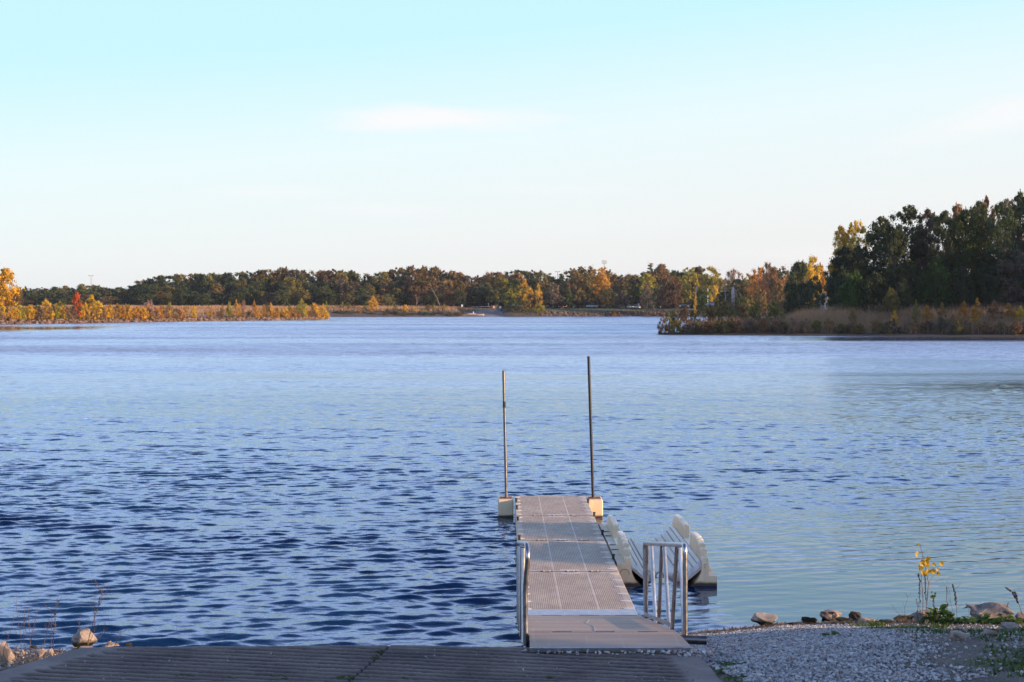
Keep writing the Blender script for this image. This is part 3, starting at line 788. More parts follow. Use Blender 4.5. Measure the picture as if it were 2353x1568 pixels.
def rock_mesh(sx, sy, sz, seed, npt=13, rough=.16, flat=0.0):
    r = np.random.default_rng(seed)
    bm = bmesh.new()
    for i in range(npt):
        v = r.normal(size=3); v /= np.linalg.norm(v); v *= (.82 + .3 * r.random())
        if v[2] > .6 - flat: v[2] = .6 - flat + .15 * r.random()
        bm.verts.new((v[0] * .5, v[1] * .5, (v[2] + .55) * .62))
    h = bmesh.ops.convex_hull(bm, input=bm.verts)
    bmesh.ops.delete(bm, geom=[g for g in h['geom_interior'] if isinstance(g, bmesh.types.BMVert)], context='VERTS')
    loose = [v for v in bm.verts if not v.link_faces]
    bmesh.ops.delete(bm, geom=loose, context='VERTS')
    bmesh.ops.bevel(bm, geom=list(bm.edges), offset=.035, segments=1, affect='EDGES')
    bmesh.ops.triangulate(bm, faces=bm.faces)
    bmesh.ops.subdivide_edges(bm, edges=bm.edges, cuts=2, use_grid_fill=True)
    bmesh.ops.triangulate(bm, faces=bm.faces)
    co = np.array([v.co for v in bm.verts])
    n = np.array([v.normal for v in bm.verts])
    q = vnoise(co[:, 0] * 4 + co[:, 2] * 3 + seed, co[:, 1] * 4 - co[:, 2] * 2.3, seed, .6, 4) - .5
    co += n * (q * rough * 1.6)[:, None]
    z = co[:, 2]; z0 = z.min(); zh = z.max() - z0; xw = np.ptp(co[:, 0]); yw = np.ptp(co[:, 1])
    for v, c in zip(bm.verts, co): v.co = (c[0] / xw * sx, c[1] / yw * sy, (c[2] - z0) / zh * sz)
    me = bpy.data.meshes.new("rock"); bm.to_mesh(me); bm.free()
    me.polygons.foreach_set('use_smooth', np.ones(len(me.polygons), dtype=bool))
    me.set_sharp_from_angle(angle=R(28))
    return me
def rock(px0, px1, pyt, pyb, label, mat, seed, Y=None, sink=.12, cat="rock", name="rock", flat=0, rot=None, npt=13, depth=.8, z=None):
    cx = (px0 + px1) / 2
    p = gh(cx, pyb) if Y is None else at(cx, pyb, Y)
    k = p.y / F
    w, h = (px1 - px0) * k, (pyb - pyt) * k * 1.02
    if px0 > 1700 and pyb < 1445:
        w *= 1.1; pyt -= 2 if mat is MR_dark else 0
        base = max(p.z, float(zg(p.x, p.y)) - .02); h = max(at(cx, pyt, p.y).z - base, .05); p.z = base; sink = .06
    me = rock_mesh(w, w * depth, h / (1 - sink), seed, npt, flat=flat)
    me.materials.append(mat)
    o = bpy.data.objects.new(name, me); link(o)
    o.location = (p.x, p.y + w * depth * .35, (p.z if z is None else z) - h * sink)
    return tag(o, label, cat, "rocks along the near waterline")
rock(158, 220, 1449, 1489, "angular pale rock with dark wet foot beside the tall dry stem", MR_pale, 4, Y=18.6, sink=.18)
rock(227, 268, 1478, 1490, "flat tan rock between the pale angular rock and the boat ramp corner", MR_pale2, 12, Y=18.9, flat=.2)
rock(286, 303, 1479, 1487, "small dark wet stone poking out of the water left of the ramp corner", MR_dark, 15, Y=19.3)
rock(-8, 31, 1480, 1530, "tall tan rock cut by the left edge of the picture", MR_pale2, 21, Y=16.4, sink=.1)
rock(82, 107, 1492, 1516, "small upright tan rock among the dry litter on the left bank", MR_pale2, 22, Y=17.0, npt=10)
rock(104, 124, 1492, 1508, "greyish stone right behind the small upright tan rock", MR_pale2, 25, Y=17.3)
rock(163, 179, 1486, 1499, "small cream stone at the foot of the pale angular rock", MR_pale2, 24, Y=17.6)
rock(180, 212, 1487, 1497, "low grey stone touching the edge of the boat ramp", MR_pale2, 26, Y=17.5, flat=.2)
rock(66, 84, 1485, 1492, "dark lump of washed up litter and stone on the left bank", MR_dark, 27, Y=18.6)
rock(1747, 1804, 1411, 1443, "broad grey rock with black wet foot, first one right of the dock", MR_palew, 31, Y=20.7, flat=.1, depth=.6)
rock(1805, 1848, 1427, 1440, "low black rock between the broad grey rock and the tan peaked rock", MR_dark, 32, Y=20.6)
rock(1845, 1877, 1421, 1439, "black jagged rock leaning on the tan peaked rock", MR_dark, 33, Y=20.7, npt=11)
rock(1875, 1930, 1403, 1439, "tan peaked rock with one shaded and one sunlit face", MR_pale, 44, Y=20.9, npt=10, depth=.8)
rock(1924, 1958, 1424, 1440, "low dark stone right of the tan peaked rock", MR_dark, 35, Y=20.9)
rock(1953, 1979, 1409, 1430, "mossy black cube shaped rock standing in the shallows", MR_dark, 36, Y=21.3, npt=10)
rock(1984, 2014, 1410, 1419, "small black rock alone in the water, pointed at both ends", MR_dark, 37, Y=22.2, flat=.1)
rock(1962, 2017, 1423, 1440, "flat pale slab of rock at the water's edge behind the gravel", MR_pale2, 38, Y=20.8, flat=.35)
rock(2024, 2056, 1428, 1442, "dark olive stone at the upper edge of the gravel", MR_dark, 39, Y=20.6)
rock(2052, 2101, 1418, 1434, "long black rock just left of the yellow leaved sapling", MR_dark, 40, Y=21.0, flat=.1)
rock(2096, 2146, 1404, 1438, "grey rounded boulder directly behind the yellow leaved sapling", MR_grey, 41, Y=21.2)
rock(2140, 2180, 1416, 1440, "reddish grey stone right of the sapling behind the green leaves", MR_grey, 42, Y=20.9)
rock(2181, 2212, 1419, 1440, "grey stone against the left flank of the largest boulder", MR_grey, 43, Y=20.7)
rock(2240, 2340, 1392, 1440, "largest boulder, rounded brown granite at the right end of the shore", MR_grey, 57, Y=20.6, cat="boulder", npt=22, depth=.7)
rock(2336, 2372, 1410, 1440, "reddish stone cut by the right edge of the picture", MR_grey, 45, Y=20.7)
for i, (x0, x1, yt, yb, s_) in enumerate(((2180, 2232, 1456, 1474, 61), (2262, 2300, 1452, 1468, 62), (2300, 2353, 1436, 1448, 63), (2058, 2090, 1445, 1456, 64))):
    rock(x0, x1, yt, yb, ("flat grey stone half buried in the soil between the green weeds", "pale angular stone on the dark soil below the largest boulder", "flat grey stone at the right edge under the reddish stone", "pale stone where the gravel meets the green ground cover")[i], MR_pale2, s_, flat=.35, sink=.35)

# ---- gravel: thousands of crushed stones
ICO_V = None
def ico():
    t = (1 + 5 ** .5) / 2
    v = np.array([(-1, t, 0), (1, t, 0), (-1, -t, 0), (1, -t, 0), (0, -1, t), (0, 1, t), (0, -1, -t), (0, 1, -t), (t, 0, -1), (t, 0, 1), (-t, 0, -1), (-t, 0, 1)], float)
    v /= np.linalg.norm(v[0])
    f = np.array([(0, 11, 5), (0, 5, 1), (0, 1, 7), (0, 7, 10), (0, 10, 11), (1, 5, 9), (5, 11, 4), (11, 10, 2), (10, 7, 6), (7, 1, 8), (3, 9, 4), (3, 4, 2), (3, 2, 6), (3, 6, 8), (3, 8, 9), (4, 9, 5), (2, 4, 11), (6, 2, 10), (8, 6, 7), (9, 8, 1)])
    return v, f
def rotmats(r, n):
    q = r.normal(size=(n, 4)); q /= np.linalg.norm(q, axis=1)[:, None]
    w, x, y, z = q.T
    return np.stack([1 - 2 * (y * y + z * z), 2 * (x * y - z * w), 2 * (x * z + y * w), 2 * (x * y + z * w), 1 - 2 * (x * x + z * z), 2 * (y * z - x * w), 2 * (x * z - y * w), 2 * (y * z + x * w), 1 - 2 * (x * x + y * y)], -1).reshape(-1, 3, 3)
def stones(pos, size, r, squash=(1, .75, .5)):
    v0, f0 = ico(); n = len(pos)
    V = v0[None] * (1 + .28 * r.normal(size=(n, 12, 1))).clip(.55, 1.5)
    V = V * np.array(squash)[None, None] * (.8 + .4 * r.random((n, 1, 3)))
    V = np.einsum('nij,nkj->nki', rotmats(r, n), V)
    V[..., 2] *= .8
    V = V * size[:, None, None] + pos[:, None]
    Fc = (f0[None] + (np.arange(n) * 12)[:, None, None]).reshape(-1, 3)
    return V.reshape(-1, 3), Fc
rg = np.random.default_rng(11)
N = 95000
gx = rg.uniform(1.7, 9.0, N); gy_ = rg.uniform(11.8, 21.6, N)
gzv = zg(gx, gy_) + .05 * (vnoise(gx, gy_, 2, 1.1, 4) - .5) + .03 * (vnoise(gx, gy_, 9, .25, 3) - .5)
l_, r_ = slab_edges(gy_)
# boundary between gravel and soil, as seen in plan
bnd = np.interp(gy_, [11, 12.5, 14, 16, 18, 19.5, 20.5, 22], [3.3, 3.4, 3.55, 4.0, 4.5, 4.6, 4.6, 4.8]) + .9 * (vnoise(gx, gy_, 33, 1.0, 4) - .5)
pr = 1 - smooth01((gx - bnd + .25) / .9) * .955
d_w = np.interp(gx, sxs, sys_) - gy_
pr *= smooth01((d_w + .05) / .25)
pr *= (gx < .40 * gy_ + .6)
on_slab = (gx < r_ + .0) & (gy_ < np.interp(gx, sfx, sfy) + .02)
pr = np.where(on_slab, 0, pr)
pr = np.where((gx < 1.86) & (gy_ > 14.5), 0, pr)
k = rg.random(N) < pr
size = (.0125 + .011 * rg.random(N) ** 1.6 + .012 * (rg.random(N) < .05)) * (1 - .25 * smooth01((gy_ - 17) / 3))
P = np.stack([gx, gy_, gzv + .004 + .010 * rg.random(N)], -1)[k]; size = size[k]
# a row of pebbles on the concrete under the gangway lip, thinner to the left
n2 = 260
ax = 1.95 - 1.75 * rg.random(n2) ** 3; ay = 13.88 + rg.normal(size=n2) * .06 + (1.9 - ax) * .03
P = np.concatenate([P, np.stack([ax, ay, slab_z(ax, ay) + .006 + .012 * rg.random(n2)], -1)]); size = np.concatenate([size, .013 + .014 * rg.random(n2)])
# scattered ones on the left bank and on the ramp
n3 = 1500
bx = rg.uniform(-8, -4.0, n3); by = rg.uniform(12.6, 19.2, n3); l_, r_ = slab_edges(by)
kk = (bx < l_ - .02) | (by > 14.35)
bx, by = bx[kk], by[kk]
P = np.concatenate([P, np.stack([bx, by, zg(bx, by) + .05 * (vnoise(bx, by, 2, 1.1, 4) - .5) + .01], -1)]); size = np.concatenate([size, .010 + .03 * rg.random(len(bx)) ** 3])
n4 = 70
bx = rg.uniform(-4, 1.7, n4); by = rg.uniform(12.7, 14.1, n4)
P = np.concatenate([P, np.stack([bx, by, slab_z(bx, by) + .004], -1)]); size = np.concatenate([size, .005 + .009 * rg.random(n4)])
Vs, Fs = stones(P, size, rg)
m = NB("crushed_stone", 0.85, 0, .3)
at_ = m.n('ShaderNodeAttribute'); at_.attribute_name = 'v'
rp_ = m.n('ShaderNodeValToRGB'); m.L(at_.outputs['Fac'], rp_.inputs[0])
for i, (p, c) in enumerate(((0, (.13, .12, .12)), (.25, (.25, .24, .245)), (.6, (.37, .365, .37)), (.85, (.52, .52, .52)), (.93, (.40, .27, .18)), (1, (.62, .60, .58)))):
    e = rp_.color_ramp.elements[i] if i < 2 else rp_.color_ramp.elements.new(p)
    e.position = p; e.color = (*c, 1)
m.color(rp_.outputs[0])
gv = np.repeat(rg.random(len(P)), 12)
grav = np_mesh("gravel", Vs, Fs, m.m, attr={'v': gv}); tag(grav, "pale crushed stone beside the concrete boat ramp", "gravel", kind="stuff")

# ---- thin curved sheets and stems
def blades(base, hgt, wid, lean, r, nseg=2, az=None):
    n = len(base)
    a = r.uniform(0, 2 * PI, n) if az is None else az
    d = np.stack([np.cos(a), np.sin(a), np.zeros(n)], -1); q = np.stack([-np.sin(a), np.cos(a), np.zeros(n)], -1)
    V = []; 
    for s_ in range(nseg + 1):
        t = s_ / nseg; w = wid * (1 - t) * .5 if s_ < nseg else wid * .03
        c = base + d * (lean * t * t)[:, None]; c = c + np.array([0, 0, 1]) * (hgt * t)[:, None]
        V.append(c - q * w[:, None]); V.append(c + q * w[:, None])
    V = np.stack(V, 1); k = 2 * (nseg + 1)
    Fq = np.array([(2 * i, 2 * i + 1, 2 * i + 3, 2 * i + 2) for i in range(nseg)])
    return V.reshape(-1, 3), (Fq[None] + (np.arange(n) * k)[:, None, None]).reshape(-1, 4), k
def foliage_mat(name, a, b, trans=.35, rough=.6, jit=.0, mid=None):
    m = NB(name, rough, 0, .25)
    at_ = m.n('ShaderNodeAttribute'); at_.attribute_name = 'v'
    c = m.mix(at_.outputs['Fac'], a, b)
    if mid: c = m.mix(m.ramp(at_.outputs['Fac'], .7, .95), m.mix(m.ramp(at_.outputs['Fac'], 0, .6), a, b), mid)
    if jit:
        oi = m.n('ShaderNodeObjectInfo'); hs = m.n('ShaderNodeHueSaturation'); m.L(c, hs.inputs['Color'])
        m.set(hs.inputs['Hue'], m.ramp(oi.outputs['Random'], 0, 1, .5 - .02 * jit, .5 + .02 * jit))
        r2 = m.math('FRACT', m.math('MULTIPLY', oi.outputs['Random'], 17.3)); m.set(hs.inputs['Value'], m.ramp(r2, 0, 1, 1 - .3 * jit, 1 + .3 * jit)); c = hs.outputs[0]
    m.color(c)
    if trans:
        tr = m.n('ShaderNodeBsdfTranslucent'); m.L(c if not isinstance(c, tuple) else c, tr.inputs[0]); ms = m.n('ShaderNodeMixShader'); ms.inputs[0].default_value = trans
        m.L(m.b.outputs[0], ms.inputs[1]); m.L(tr.outputs[0], ms.inputs[2]); m.L(ms.outputs[0], m.out.inputs[0])
    return m.m
M_weedleaf = foliage_mat("weed_leaf", (0.025, 0.058, 0.012), (0.095, 0.15, 0.025))
M_yleaf = foliage_mat("yellow_leaf", (0.38, 0.24, 0.02), (0.55, 0.36, 0.05), .4)
M_stem = plain("reddish_stem", (0.16, 0.085, 0.06), .8, 0, .3, 20)
M_dry = plain("dry_stem", (0.10, 0.065, 0.05), .9, 0, .3, 20)
M_seed = plain("dark_seed_head", (0.05, 0.032, 0.03), .9, 0, .3, 20)
M_litter = foliage_mat("dry_litter", (0.10, 0.06, 0.035), (0.26, 0.17, 0.10), .1)
def leaf(mb, c, size, d, n, lobes=False):
    """a cupped leaf at c pointing along d with face normal n"""
    d = Vector(d).normalized(); n = Vector(n); n = (n - d * n.dot(d)).normalized(); q = d.cross(n)
    if lobes: O = [(0, 0), (.15, .28), (.05, .52), (.42, .44), (.62, .50), (.78, .22), (1.05, 0), (.78, -.22), (.62, -.50), (.42, -.44), (.05, -.52), (.15, -.28)]
    else: O = [(0, 0), (.25, .26), (.55, .30), (.85, .14), (1, 0), (.85, -.14), (.55, -.30), (.25, -.26)]
    P = [Vector(c) + (d * a + q * b + n * (abs(b) * .45 - a * a * .25)) * size for a, b in O]
    P.append(Vector(c) + d * size * .5 - n * .02 * size)
    k = len(O)
    mb.poly(P, [(i, (i + 1) % k, k) for i in range(k)])
def plant(name, base, label, cat, group=None): return empty(name, base, label, cat, group)
def setv(o, lo=0., hi=1., seed=0, per=9):
    r = np.random.default_rng(seed); n = len(o.data.vertices)
    a = o.data.attributes.new('v', 'FLOAT', 'POINT'); a.data.foreach_set('value', np.repeat(r.uniform(lo, hi, n // per + 1), per)[:n].astype(np.float32))
def Z8(x, y, Y): return at((3140 + x * .3564) / 1.632, (2000 + y * .3564) / 1.632, Y)
# yellow leaved sapling
rl = random.Random(5)
b0 = Z8(915, 960, 20.35)
sap = plant("sapling", b0, "thin sapling with a few large yellow leaves rising from the right shore", "sapling")
stems = [[(915, 960), (900, 840), (903, 700), (893, 560), (885, 470), (878, 330), (900, 230), (870, 120)],
         [(920, 960), (935, 820), (947, 700), (955, 580), (963, 530), (945, 460), (928, 360), (912, 270), (880, 160), (868, 108)],
         [(963, 530), (1000, 460), (1035, 400), (1065, 345)], [(955, 550), (1020, 520), (1075, 492), (1130, 478)], [(947, 700), (985, 690), (1012, 665)]]
for i, s_ in enumerate(stems):
    pts = [Z8(x, y, 20.35 + (.03 * (j % 3) if j else 0)) for j, (x, y) in enumerate(s_)]
    MB().tube(pts, [(.006 if i < 2 else .003) * (1 - .6 * j / len(pts)) for j in range(len(pts))], 6).build("stem", M_stem, sap)
lv = [(822, 225, 55, 1), (945, 270, 60, 0), (975, 262, 40, 0), (930, 305, 55, 0), (968, 325, 62, 0), (1000, 335, 40, 0), (872, 320, 62, 1), (890, 355, 50, 1), (895, 405, 50, 0), (960, 385, 62, 0), (985, 400, 58, 0), (948, 440, 36, 0),
      (1085, 318, 48, 0), (1048, 385, 36, 1), (1082, 425, 40, 0), (855, 118, 26, 1), (1022, 640, 30, 2), (1035, 668, 26, 2), (985, 672, 36, 2), (988, 630, 20, 2)]
for i, (x, y, sz, kd) in enumerate(lv):
    c = Z8(x - 4, y - 14, 20.33 + rl.uniform(-.05, .05)); s_ = sz * .3564 / 1.632 * 20.35 / F
    mb = MB(); leaf(mb, c, s_ * 1.15, (rl.uniform(-.7, .7), rl.uniform(-.3, .3), -1 + rl.uniform(0, .8)), (rl.uniform(-.5, .5), -1, rl.uniform(-.2, .5)), True)
    o = mb.build("leaf", M_yleaf if kd != 2 else M_weedleaf, sap); setv(o, .0 if kd != 1 else .5, .6 if kd != 1 else 1, i, 13)
# climbing seed clusters and dead stalks beside it
def stalk(pts, label, r0=.003, seeds=0, seed=0, Y=20.4, conv=Z8, name="dry_weed", leaves=0, br=2, side=1.0):
    rr = random.Random(seed)
    p3 = [conv(x, y, Y) for x, y in pts]
    e = plant(name, p3[0], label, "dry weed", "dry stalks on the near shore")
    MB().tube(p3, [r0 * (1 - .65 * j / (len(p3) - 1)) for j in range(len(p3))], 5).build("stem", M_dry, e)
    L = (p3[-1] - p3[0]).length
    for b in range(br):
        j = rr.randint(1, max(1, len(p3) - 2)); a = p3[j]; ln = L * rr.uniform(.12, .3)
        d = Vector((rr.choice((-1, 1)) * rr.uniform(.3, .9) * side, rr.uniform(-.3, .3), 1)).normalized()
        MB().tube([a, a + d * ln * .5 + Vector((0, 0, -.01)), a + d * ln], [r0 * .5, r0 * .4, r0 * .25], 4).build("twig", M_dry, e)
    if seeds:
        mb = MB()
        tot = len(p3) - 1
        for s_ in range(seeds):
            t = (.35 + .65 * s_ / seeds) * tot; i = min(int(t), tot - 1); c = p3[i].lerp(p3[i + 1], t - i)
            c = c + Vector((rr.uniform(-.012, .012), rr.uniform(-.01, .01), 0)); q = .006 + .005 * rr.random()
            mb.poly([c + Vector((q, 0, 0)), c + Vector((0, q, 0)), c + Vector((-q, 0, 0)), c + Vector((0, -q, 0)), c + Vector((0, 0, q * 1.6)), c - Vector((0, 0, q * 1.2))],
                    [(0, 1, 4), (1, 2, 4), (2, 3, 4), (3, 0, 4), (1, 0, 5), (2, 1, 5), (3, 2, 5), (0, 3, 5)])
        mb.build("seed_head", M_seed, e)
    return e
stalk([(885, 960), (870, 800), (865, 640), (870, 520), (850, 420)], "dark seedy stalk hugging the left side of the yellow sapling", seeds=40, seed=1)
stalk([(930, 950), (940, 760), (925, 620), (925, 500), (905, 410)], "dark seedy stalk climbing up the middle of the yellow sapling", seeds=34, seed=2, Y=20.45)
stalk([(720, 990), (705, 870), (710, 780), (745, 670), (725, 660)], "bare forked twig plant left of the sapling", seed=3, br=6, r0=.0035)
stalk([(740, 960), (690, 900), (640, 840), (560, 735)], "twig leaning far to the left over the long black rock", seed=4, br=5)
stalk([(770, 960), (700, 880), (610, 820), (520, 790)], "lowest twig lying almost flat toward the left", seed=14, br=3)
stalk([(1290, 960), (1230, 870), (1195, 740), (1180, 600), (1150, 500), (1190, 455)], "long bare arching stem between sapling and largest boulder", seed=5, br=3)
stalk([(1262, 940), (1255, 800), (1245, 680), (1230, 600), (1215, 540)], "upright stalk with black seed spikes between sapling and largest boulder", seeds=46, seed=6, r0=.004)
stalk([(1150, 930), (1160, 800), (1150, 650), (1155, 560)], "thin grey stalk close right of the sapling", seed=7, seeds=12)
stalk([(1015, 900), (1018, 800), (1010, 720), (1012, 680)], "short stalk carrying green leaves right of the sapling stem", seed=8, seeds=18)
stalk([(1945, 870), (1920, 770), (1880, 690), (1840, 620), (1770, 570)], "dark seed spike arching left at the right edge of the picture", seeds=60, seed=9, r0=.004)
stalk([(1950, 860), (1900, 720), (1880, 650), (1865, 620)], "second dark seed spike at the right edge, shorter and more upright", seeds=34, seed=10, r0=.004)
stalk([(1785, 800), (1790, 760), (1812, 722)], "tiny stalk with one round seed head above the largest boulder", seed=11, seeds=3, br=0)
stalk([(1385, 900), (1380, 820), (1388, 740)], "hair thin stalk left of the largest boulder", seed=12, r0=.002)
stalk([(1330, 950), (1350, 900), (1342, 850)], "short twig in the green weeds left of the largest boulder", seed=13, r0=.002)
stalk([(840, 900), (850, 780), (835, 680)], "thin brown stalk between twig plant and sapling", seed=15, r0=.0025, seeds=6)
def Z7(x, y, Y): return at((2500 + x * .2975) / 1.632, (2200 + y * .2975) / 1.632, Y)
stalk([(258, 610), (250, 570), (238, 530), (222, 497)], "single dark reed leaning left in the shallows beside the handrail", seed=16, conv=Z7, Y=19.9, br=0, r0=.004)
def Z5(x, y, Y): return at(x * .2344, 1335.8 + y * .2344, Y)
for i, (pts, Y, lab, br) in enumerate((
    ([(858, 650), (880, 520), (915, 400), (945, 300), (965, 240), (978, 185), (1000, 110), (1022, 20)], 18.3, "tallest dry stem on the left bank, rising in front of the pale rock", 9),
    ([(560, 735), (520, 640), (525, 520), (545, 440), (535, 330), (545, 250), (572, 150)], 17.2, "thick dry stem midway between left edge and pale rock", 6),
    ([(205, 655), (208, 560), (190, 460), (170, 350), (160, 240), (165, 130)], 18.0, "leftmost of the three slender stems near the left edge", 5),
    ([(240, 640), (228, 540), (238, 400), (240, 200)], 18.1, "middle one of the three slender stems near the left edge", 4),
    ([(300, 700), (295, 560), (285, 430), (278, 320), (292, 190)], 17.6, "rightmost of the three slender stems near the left edge", 6),
    ([(300, 620), (318, 500), (345, 380), (372, 210)], 18.0, "slender stem leaning right just behind the three slender ones", 4),
    ([(425, 660), (440, 580), (470, 480), (485, 400)], 18.2, "faint pale stem left of the thick dry stem", 3),
    ([(775, 490), (776, 420), (788, 345)], 18.5, "short twig standing on top of the pale angular rock", 3),
    ([(900, 630), (960, 570), (1010, 500), (1030, 430), (1035, 395)], 18.4, "twig bowing right above the flat tan rock", 2),
    ([(1120, 645), (1150, 580), (1180, 530), (1190, 495)], 18.8, "feathery dry tuft on the flat tan rock", 7),
    ([(1172, 650), (1175, 600), (1170, 570)], 18.8, "short peg like twig by the ramp corner", 0),
    ([(0, 840), (40, 660), (85, 540), (120, 430), (135, 330)], 16.3, "stem curving right in front of the tall tan rock", 3),
    ([(100, 850), (30, 760), (45, 640)], 15.9, "bent reddish twig crossing the tall tan rock", 2),
    ([(880, 600), (930, 480), (925, 330), (930, 180), (960, 90)], 18.35, "thin shoot running up left of the tallest stem", 4),
    ([(505, 640), (500, 540), (508, 300)], 17.9, "hair thin shoot left beside the thick dry stem", 2))):
    stalk(pts, lab, conv=Z5, Y=Y, seed=50 + i, br=br, r0=.006 if i < 2 else .004, seeds=8 if i in (0, 1) else 0)
# low leafy clumps
def clump(px, py, w_px, h_px, n, label, seed, mat=None, size=.035, Y=None, z=None, upright=.5):
    rr = random.Random(seed)
    p = gh(px, py) if Y is None else at(px, py, Y)
    if z is not None: p.z = z
    k = p.y / F; e = plant("green_weed", p, label, "weed", "green weeds on the near shore")
    mb = MB()
    for i in range(n):
        a = rr.uniform(0, 2 * PI); r = rr.random() ** .6
        c = p + Vector((math.cos(a) * r * w_px * k * .5, math.sin(a) * r * w_px * k * .35, h_px * k * (1 - r * .6) * rr.uniform(.15, 1)))
        leaf(mb, c, size * rr.uniform(.6, 1.3), (math.cos(a), math.sin(a), rr.uniform(-.3, upright)), (rr.uniform(-.4, .4), rr.uniform(-.8, .2), 1))
    o = mb.build("leaves", mat or M_weedleaf, e); setv(o, 0, 1, seed, 9)
    ms = MB()
    for i in range(5): ms.tube([p, p + Vector((rr.uniform(-.3, .3) * w_px * k, rr.uniform(-.1, .1) * w_px * k, h_px * k * .6))], .0015, 4)
    for i in range(3): MB().tube([p, p + Vector((rr.uniform(-.35, .35) * w_px * k, 0, h_px * k * rr.uniform(.4, .8)))], .0018, 4).build("stem", M_stem, e)
def D7(x, y): return ((2500 + x * .2975) / 1.632, (2200 + y * .2975) / 1.632)
def D8(x, y): return ((3140 + x * .3564) / 1.632, (2000 + y * .3564) / 1.632)
def D6(x, y): return ((800 + x * .5525) / 1.632, (2300 + y * .5525) / 1.632)
clump(*D7(2070, 640), 24, 18, 34, "leafy green tuft alone on the gravel below the tan peaked rock", 1, size=.05)
clump(*D7(2180, 640), 14, 8, 12, "small low tuft right beside the tuft on the gravel", 2, size=.035)
clump(*D7(820, 1010), 62, 16, 60, "spreading broadleaf weed at the ramp corner, upper patch", 3, size=.04)
clump(*D7(730, 1100), 34, 14, 40, "dark green weed against the concrete edge of the ramp", 4, size=.04)
clump(*D7(900, 1180), 52, 14, 44, "lowest green weed on the gravel beside the ramp edge", 5, size=.04)
clump(*D8(1060, 960), 44, 44, 70, "fresh broad green leaves at the foot of the yellow sapling", 6, size=.11, Y=20.1, upright=1.4)
clump(*D8(870, 980), 12, 18, 14, "small bright green leaves left of the sapling foot", 7, size=.06, Y=20.15, upright=1.4)
clump(*D8(1190, 990), 36, 26, 44, "yellowish green weed between the sapling and the largest boulder", 8, size=.075, Y=20.0, upright=1.2)
clump(*D8(1480, 1000), 70, 34, 90, "bright yellow green creeper in front of the largest boulder", 9, size=.085, Y=19.8, upright=1.2)
clump(*D8(1770, 1000), 70, 32, 90, "dark green vine leaves climbing the right foot of the largest boulder", 10, size=.085, Y=19.8, upright=1.0)
clump(*D8(490, 1050), 30, 8, 40, "flat dark green patch at the upper edge of the gravel", 11, size=.03)
def onslab(px, py):
    q = onz(px, py, 1.25); return q
for i, (x, y, w, n, lab) in enumerate(((1130, 258, 13, 12, "tiny green tuft beside the ramp's crack, nearest the water"), (1095, 292, 16, 16, "small green tuft in the ramp's crack, second from the water"), (905, 432, 34, 40, "largest green weed in the ramp's crack, nearest the camera"),
                                       (505, 432, 20, 16, "small green weed in a groove well left of the crack"), (415, 420, 12, 10, "brownish green sprig in a groove left of the crack"), (1345, 437, 34, 12, "flat green weed lying along a groove right of the crack"),
                                       (-205, 420, 34, 30, "bright green weed in a groove near the ramp's left corner"), (110, 432, 24, 10, "dull olive sprig low in a groove, left of the small green weed"), (2290, 430, 14, 8, "brown weed stub in a groove in front of the gangway"))):
    px, py = D6(x, y); q = onslab(px, py)
    if q.y < 12.87: q.z = slab_z(q.x, q.y)
    clump(px, py, w, 5, n, lab, 30 + i, size=.03, Y=q.y, z=float(slab_z(q.x, q.y)) - .015)
# mat of low green ground cover, dry grass and litter
rr = np.random.default_rng(21)
N = 110000
ux = rr.uniform(3.2, 9.5, N); uy = rr.uniform(11.8, 20.9, N)
dens = vnoise(ux, uy, 91, .8, 4)
bnd = np.interp(uy, [11, 12.5, 14, 16, 18, 19.5, 20.5, 22], [4.0, 4.1, 4.3, 4.5, 4.6, 4.8, 5.0, 5.2])
grn = smooth01((dens - .515) / .08) * smooth01((ux - bnd + .3) / .6) * (.25 + .75 * smooth01((uy - 17.0) / 1.2))
grn *= (uy < np.interp(ux, sxs, sys_) - .2)
k = (rr.random(N) < grn) & (ux < .4 * uy + .6)
b = np.stack([ux, uy, zg(ux, uy) + .05 * (vnoise(ux, uy, 2, 1.1, 4) - .5) + .03 * (vnoise(ux, uy, 9, .25, 3) - .5)], -1)[k]; n = len(b)
Vg, Fg, kk = blades(b, .012 + .045 * rr.random(n) * (1 + .5 * (b[:, 1] > 19)), .012 + .024 * rr.random(n), .01 + .05 * rr.random(n), rr)
o = np_mesh("ground_cover", Vg, Fg, M_weedleaf, attr={'v': np.repeat(rr.random(n), kk)}); tag(o, "low green weeds creeping over soil and stones on the right shore", "ground cover", kind="stuff")
N = 30000
ux = rr.uniform(3.6, 9.5, N); uy = rr.uniform(11.8, 20.9, N); dens = vnoise(ux, uy, 191, .7, 4)
bnd2 = np.interp(uy, [11, 13, 16, 19.5], [4.3, 4.6, 5.6, 5.4])
k = (rr.random(N) < smooth01((dens - .42) / .15) * smooth01((ux - bnd2) / .5) * np.where(uy < 15.5, 1, .25)) & (uy < np.interp(ux, sxs, sys_) - .2) & (ux < .4 * uy + .6)
b = np.stack([ux, uy, zg(ux, uy) + .05 * (vnoise(ux, uy, 2, 1.1, 4) - .5)], -1)[k]; n = len(b)
Vg, Fg, kk = blades(b, .02 + .05 * rr.random(n), .004 + .004 * rr.random(n), .02 + .06 * rr.random(n), rr)
o = np_mesh("dry_grass", Vg, Fg, M_litter, attr={'v': np.repeat(rr.random(n), kk)}); tag(o, "short dry grass on the dark soil at the lower right", "grass", kind="stuff")
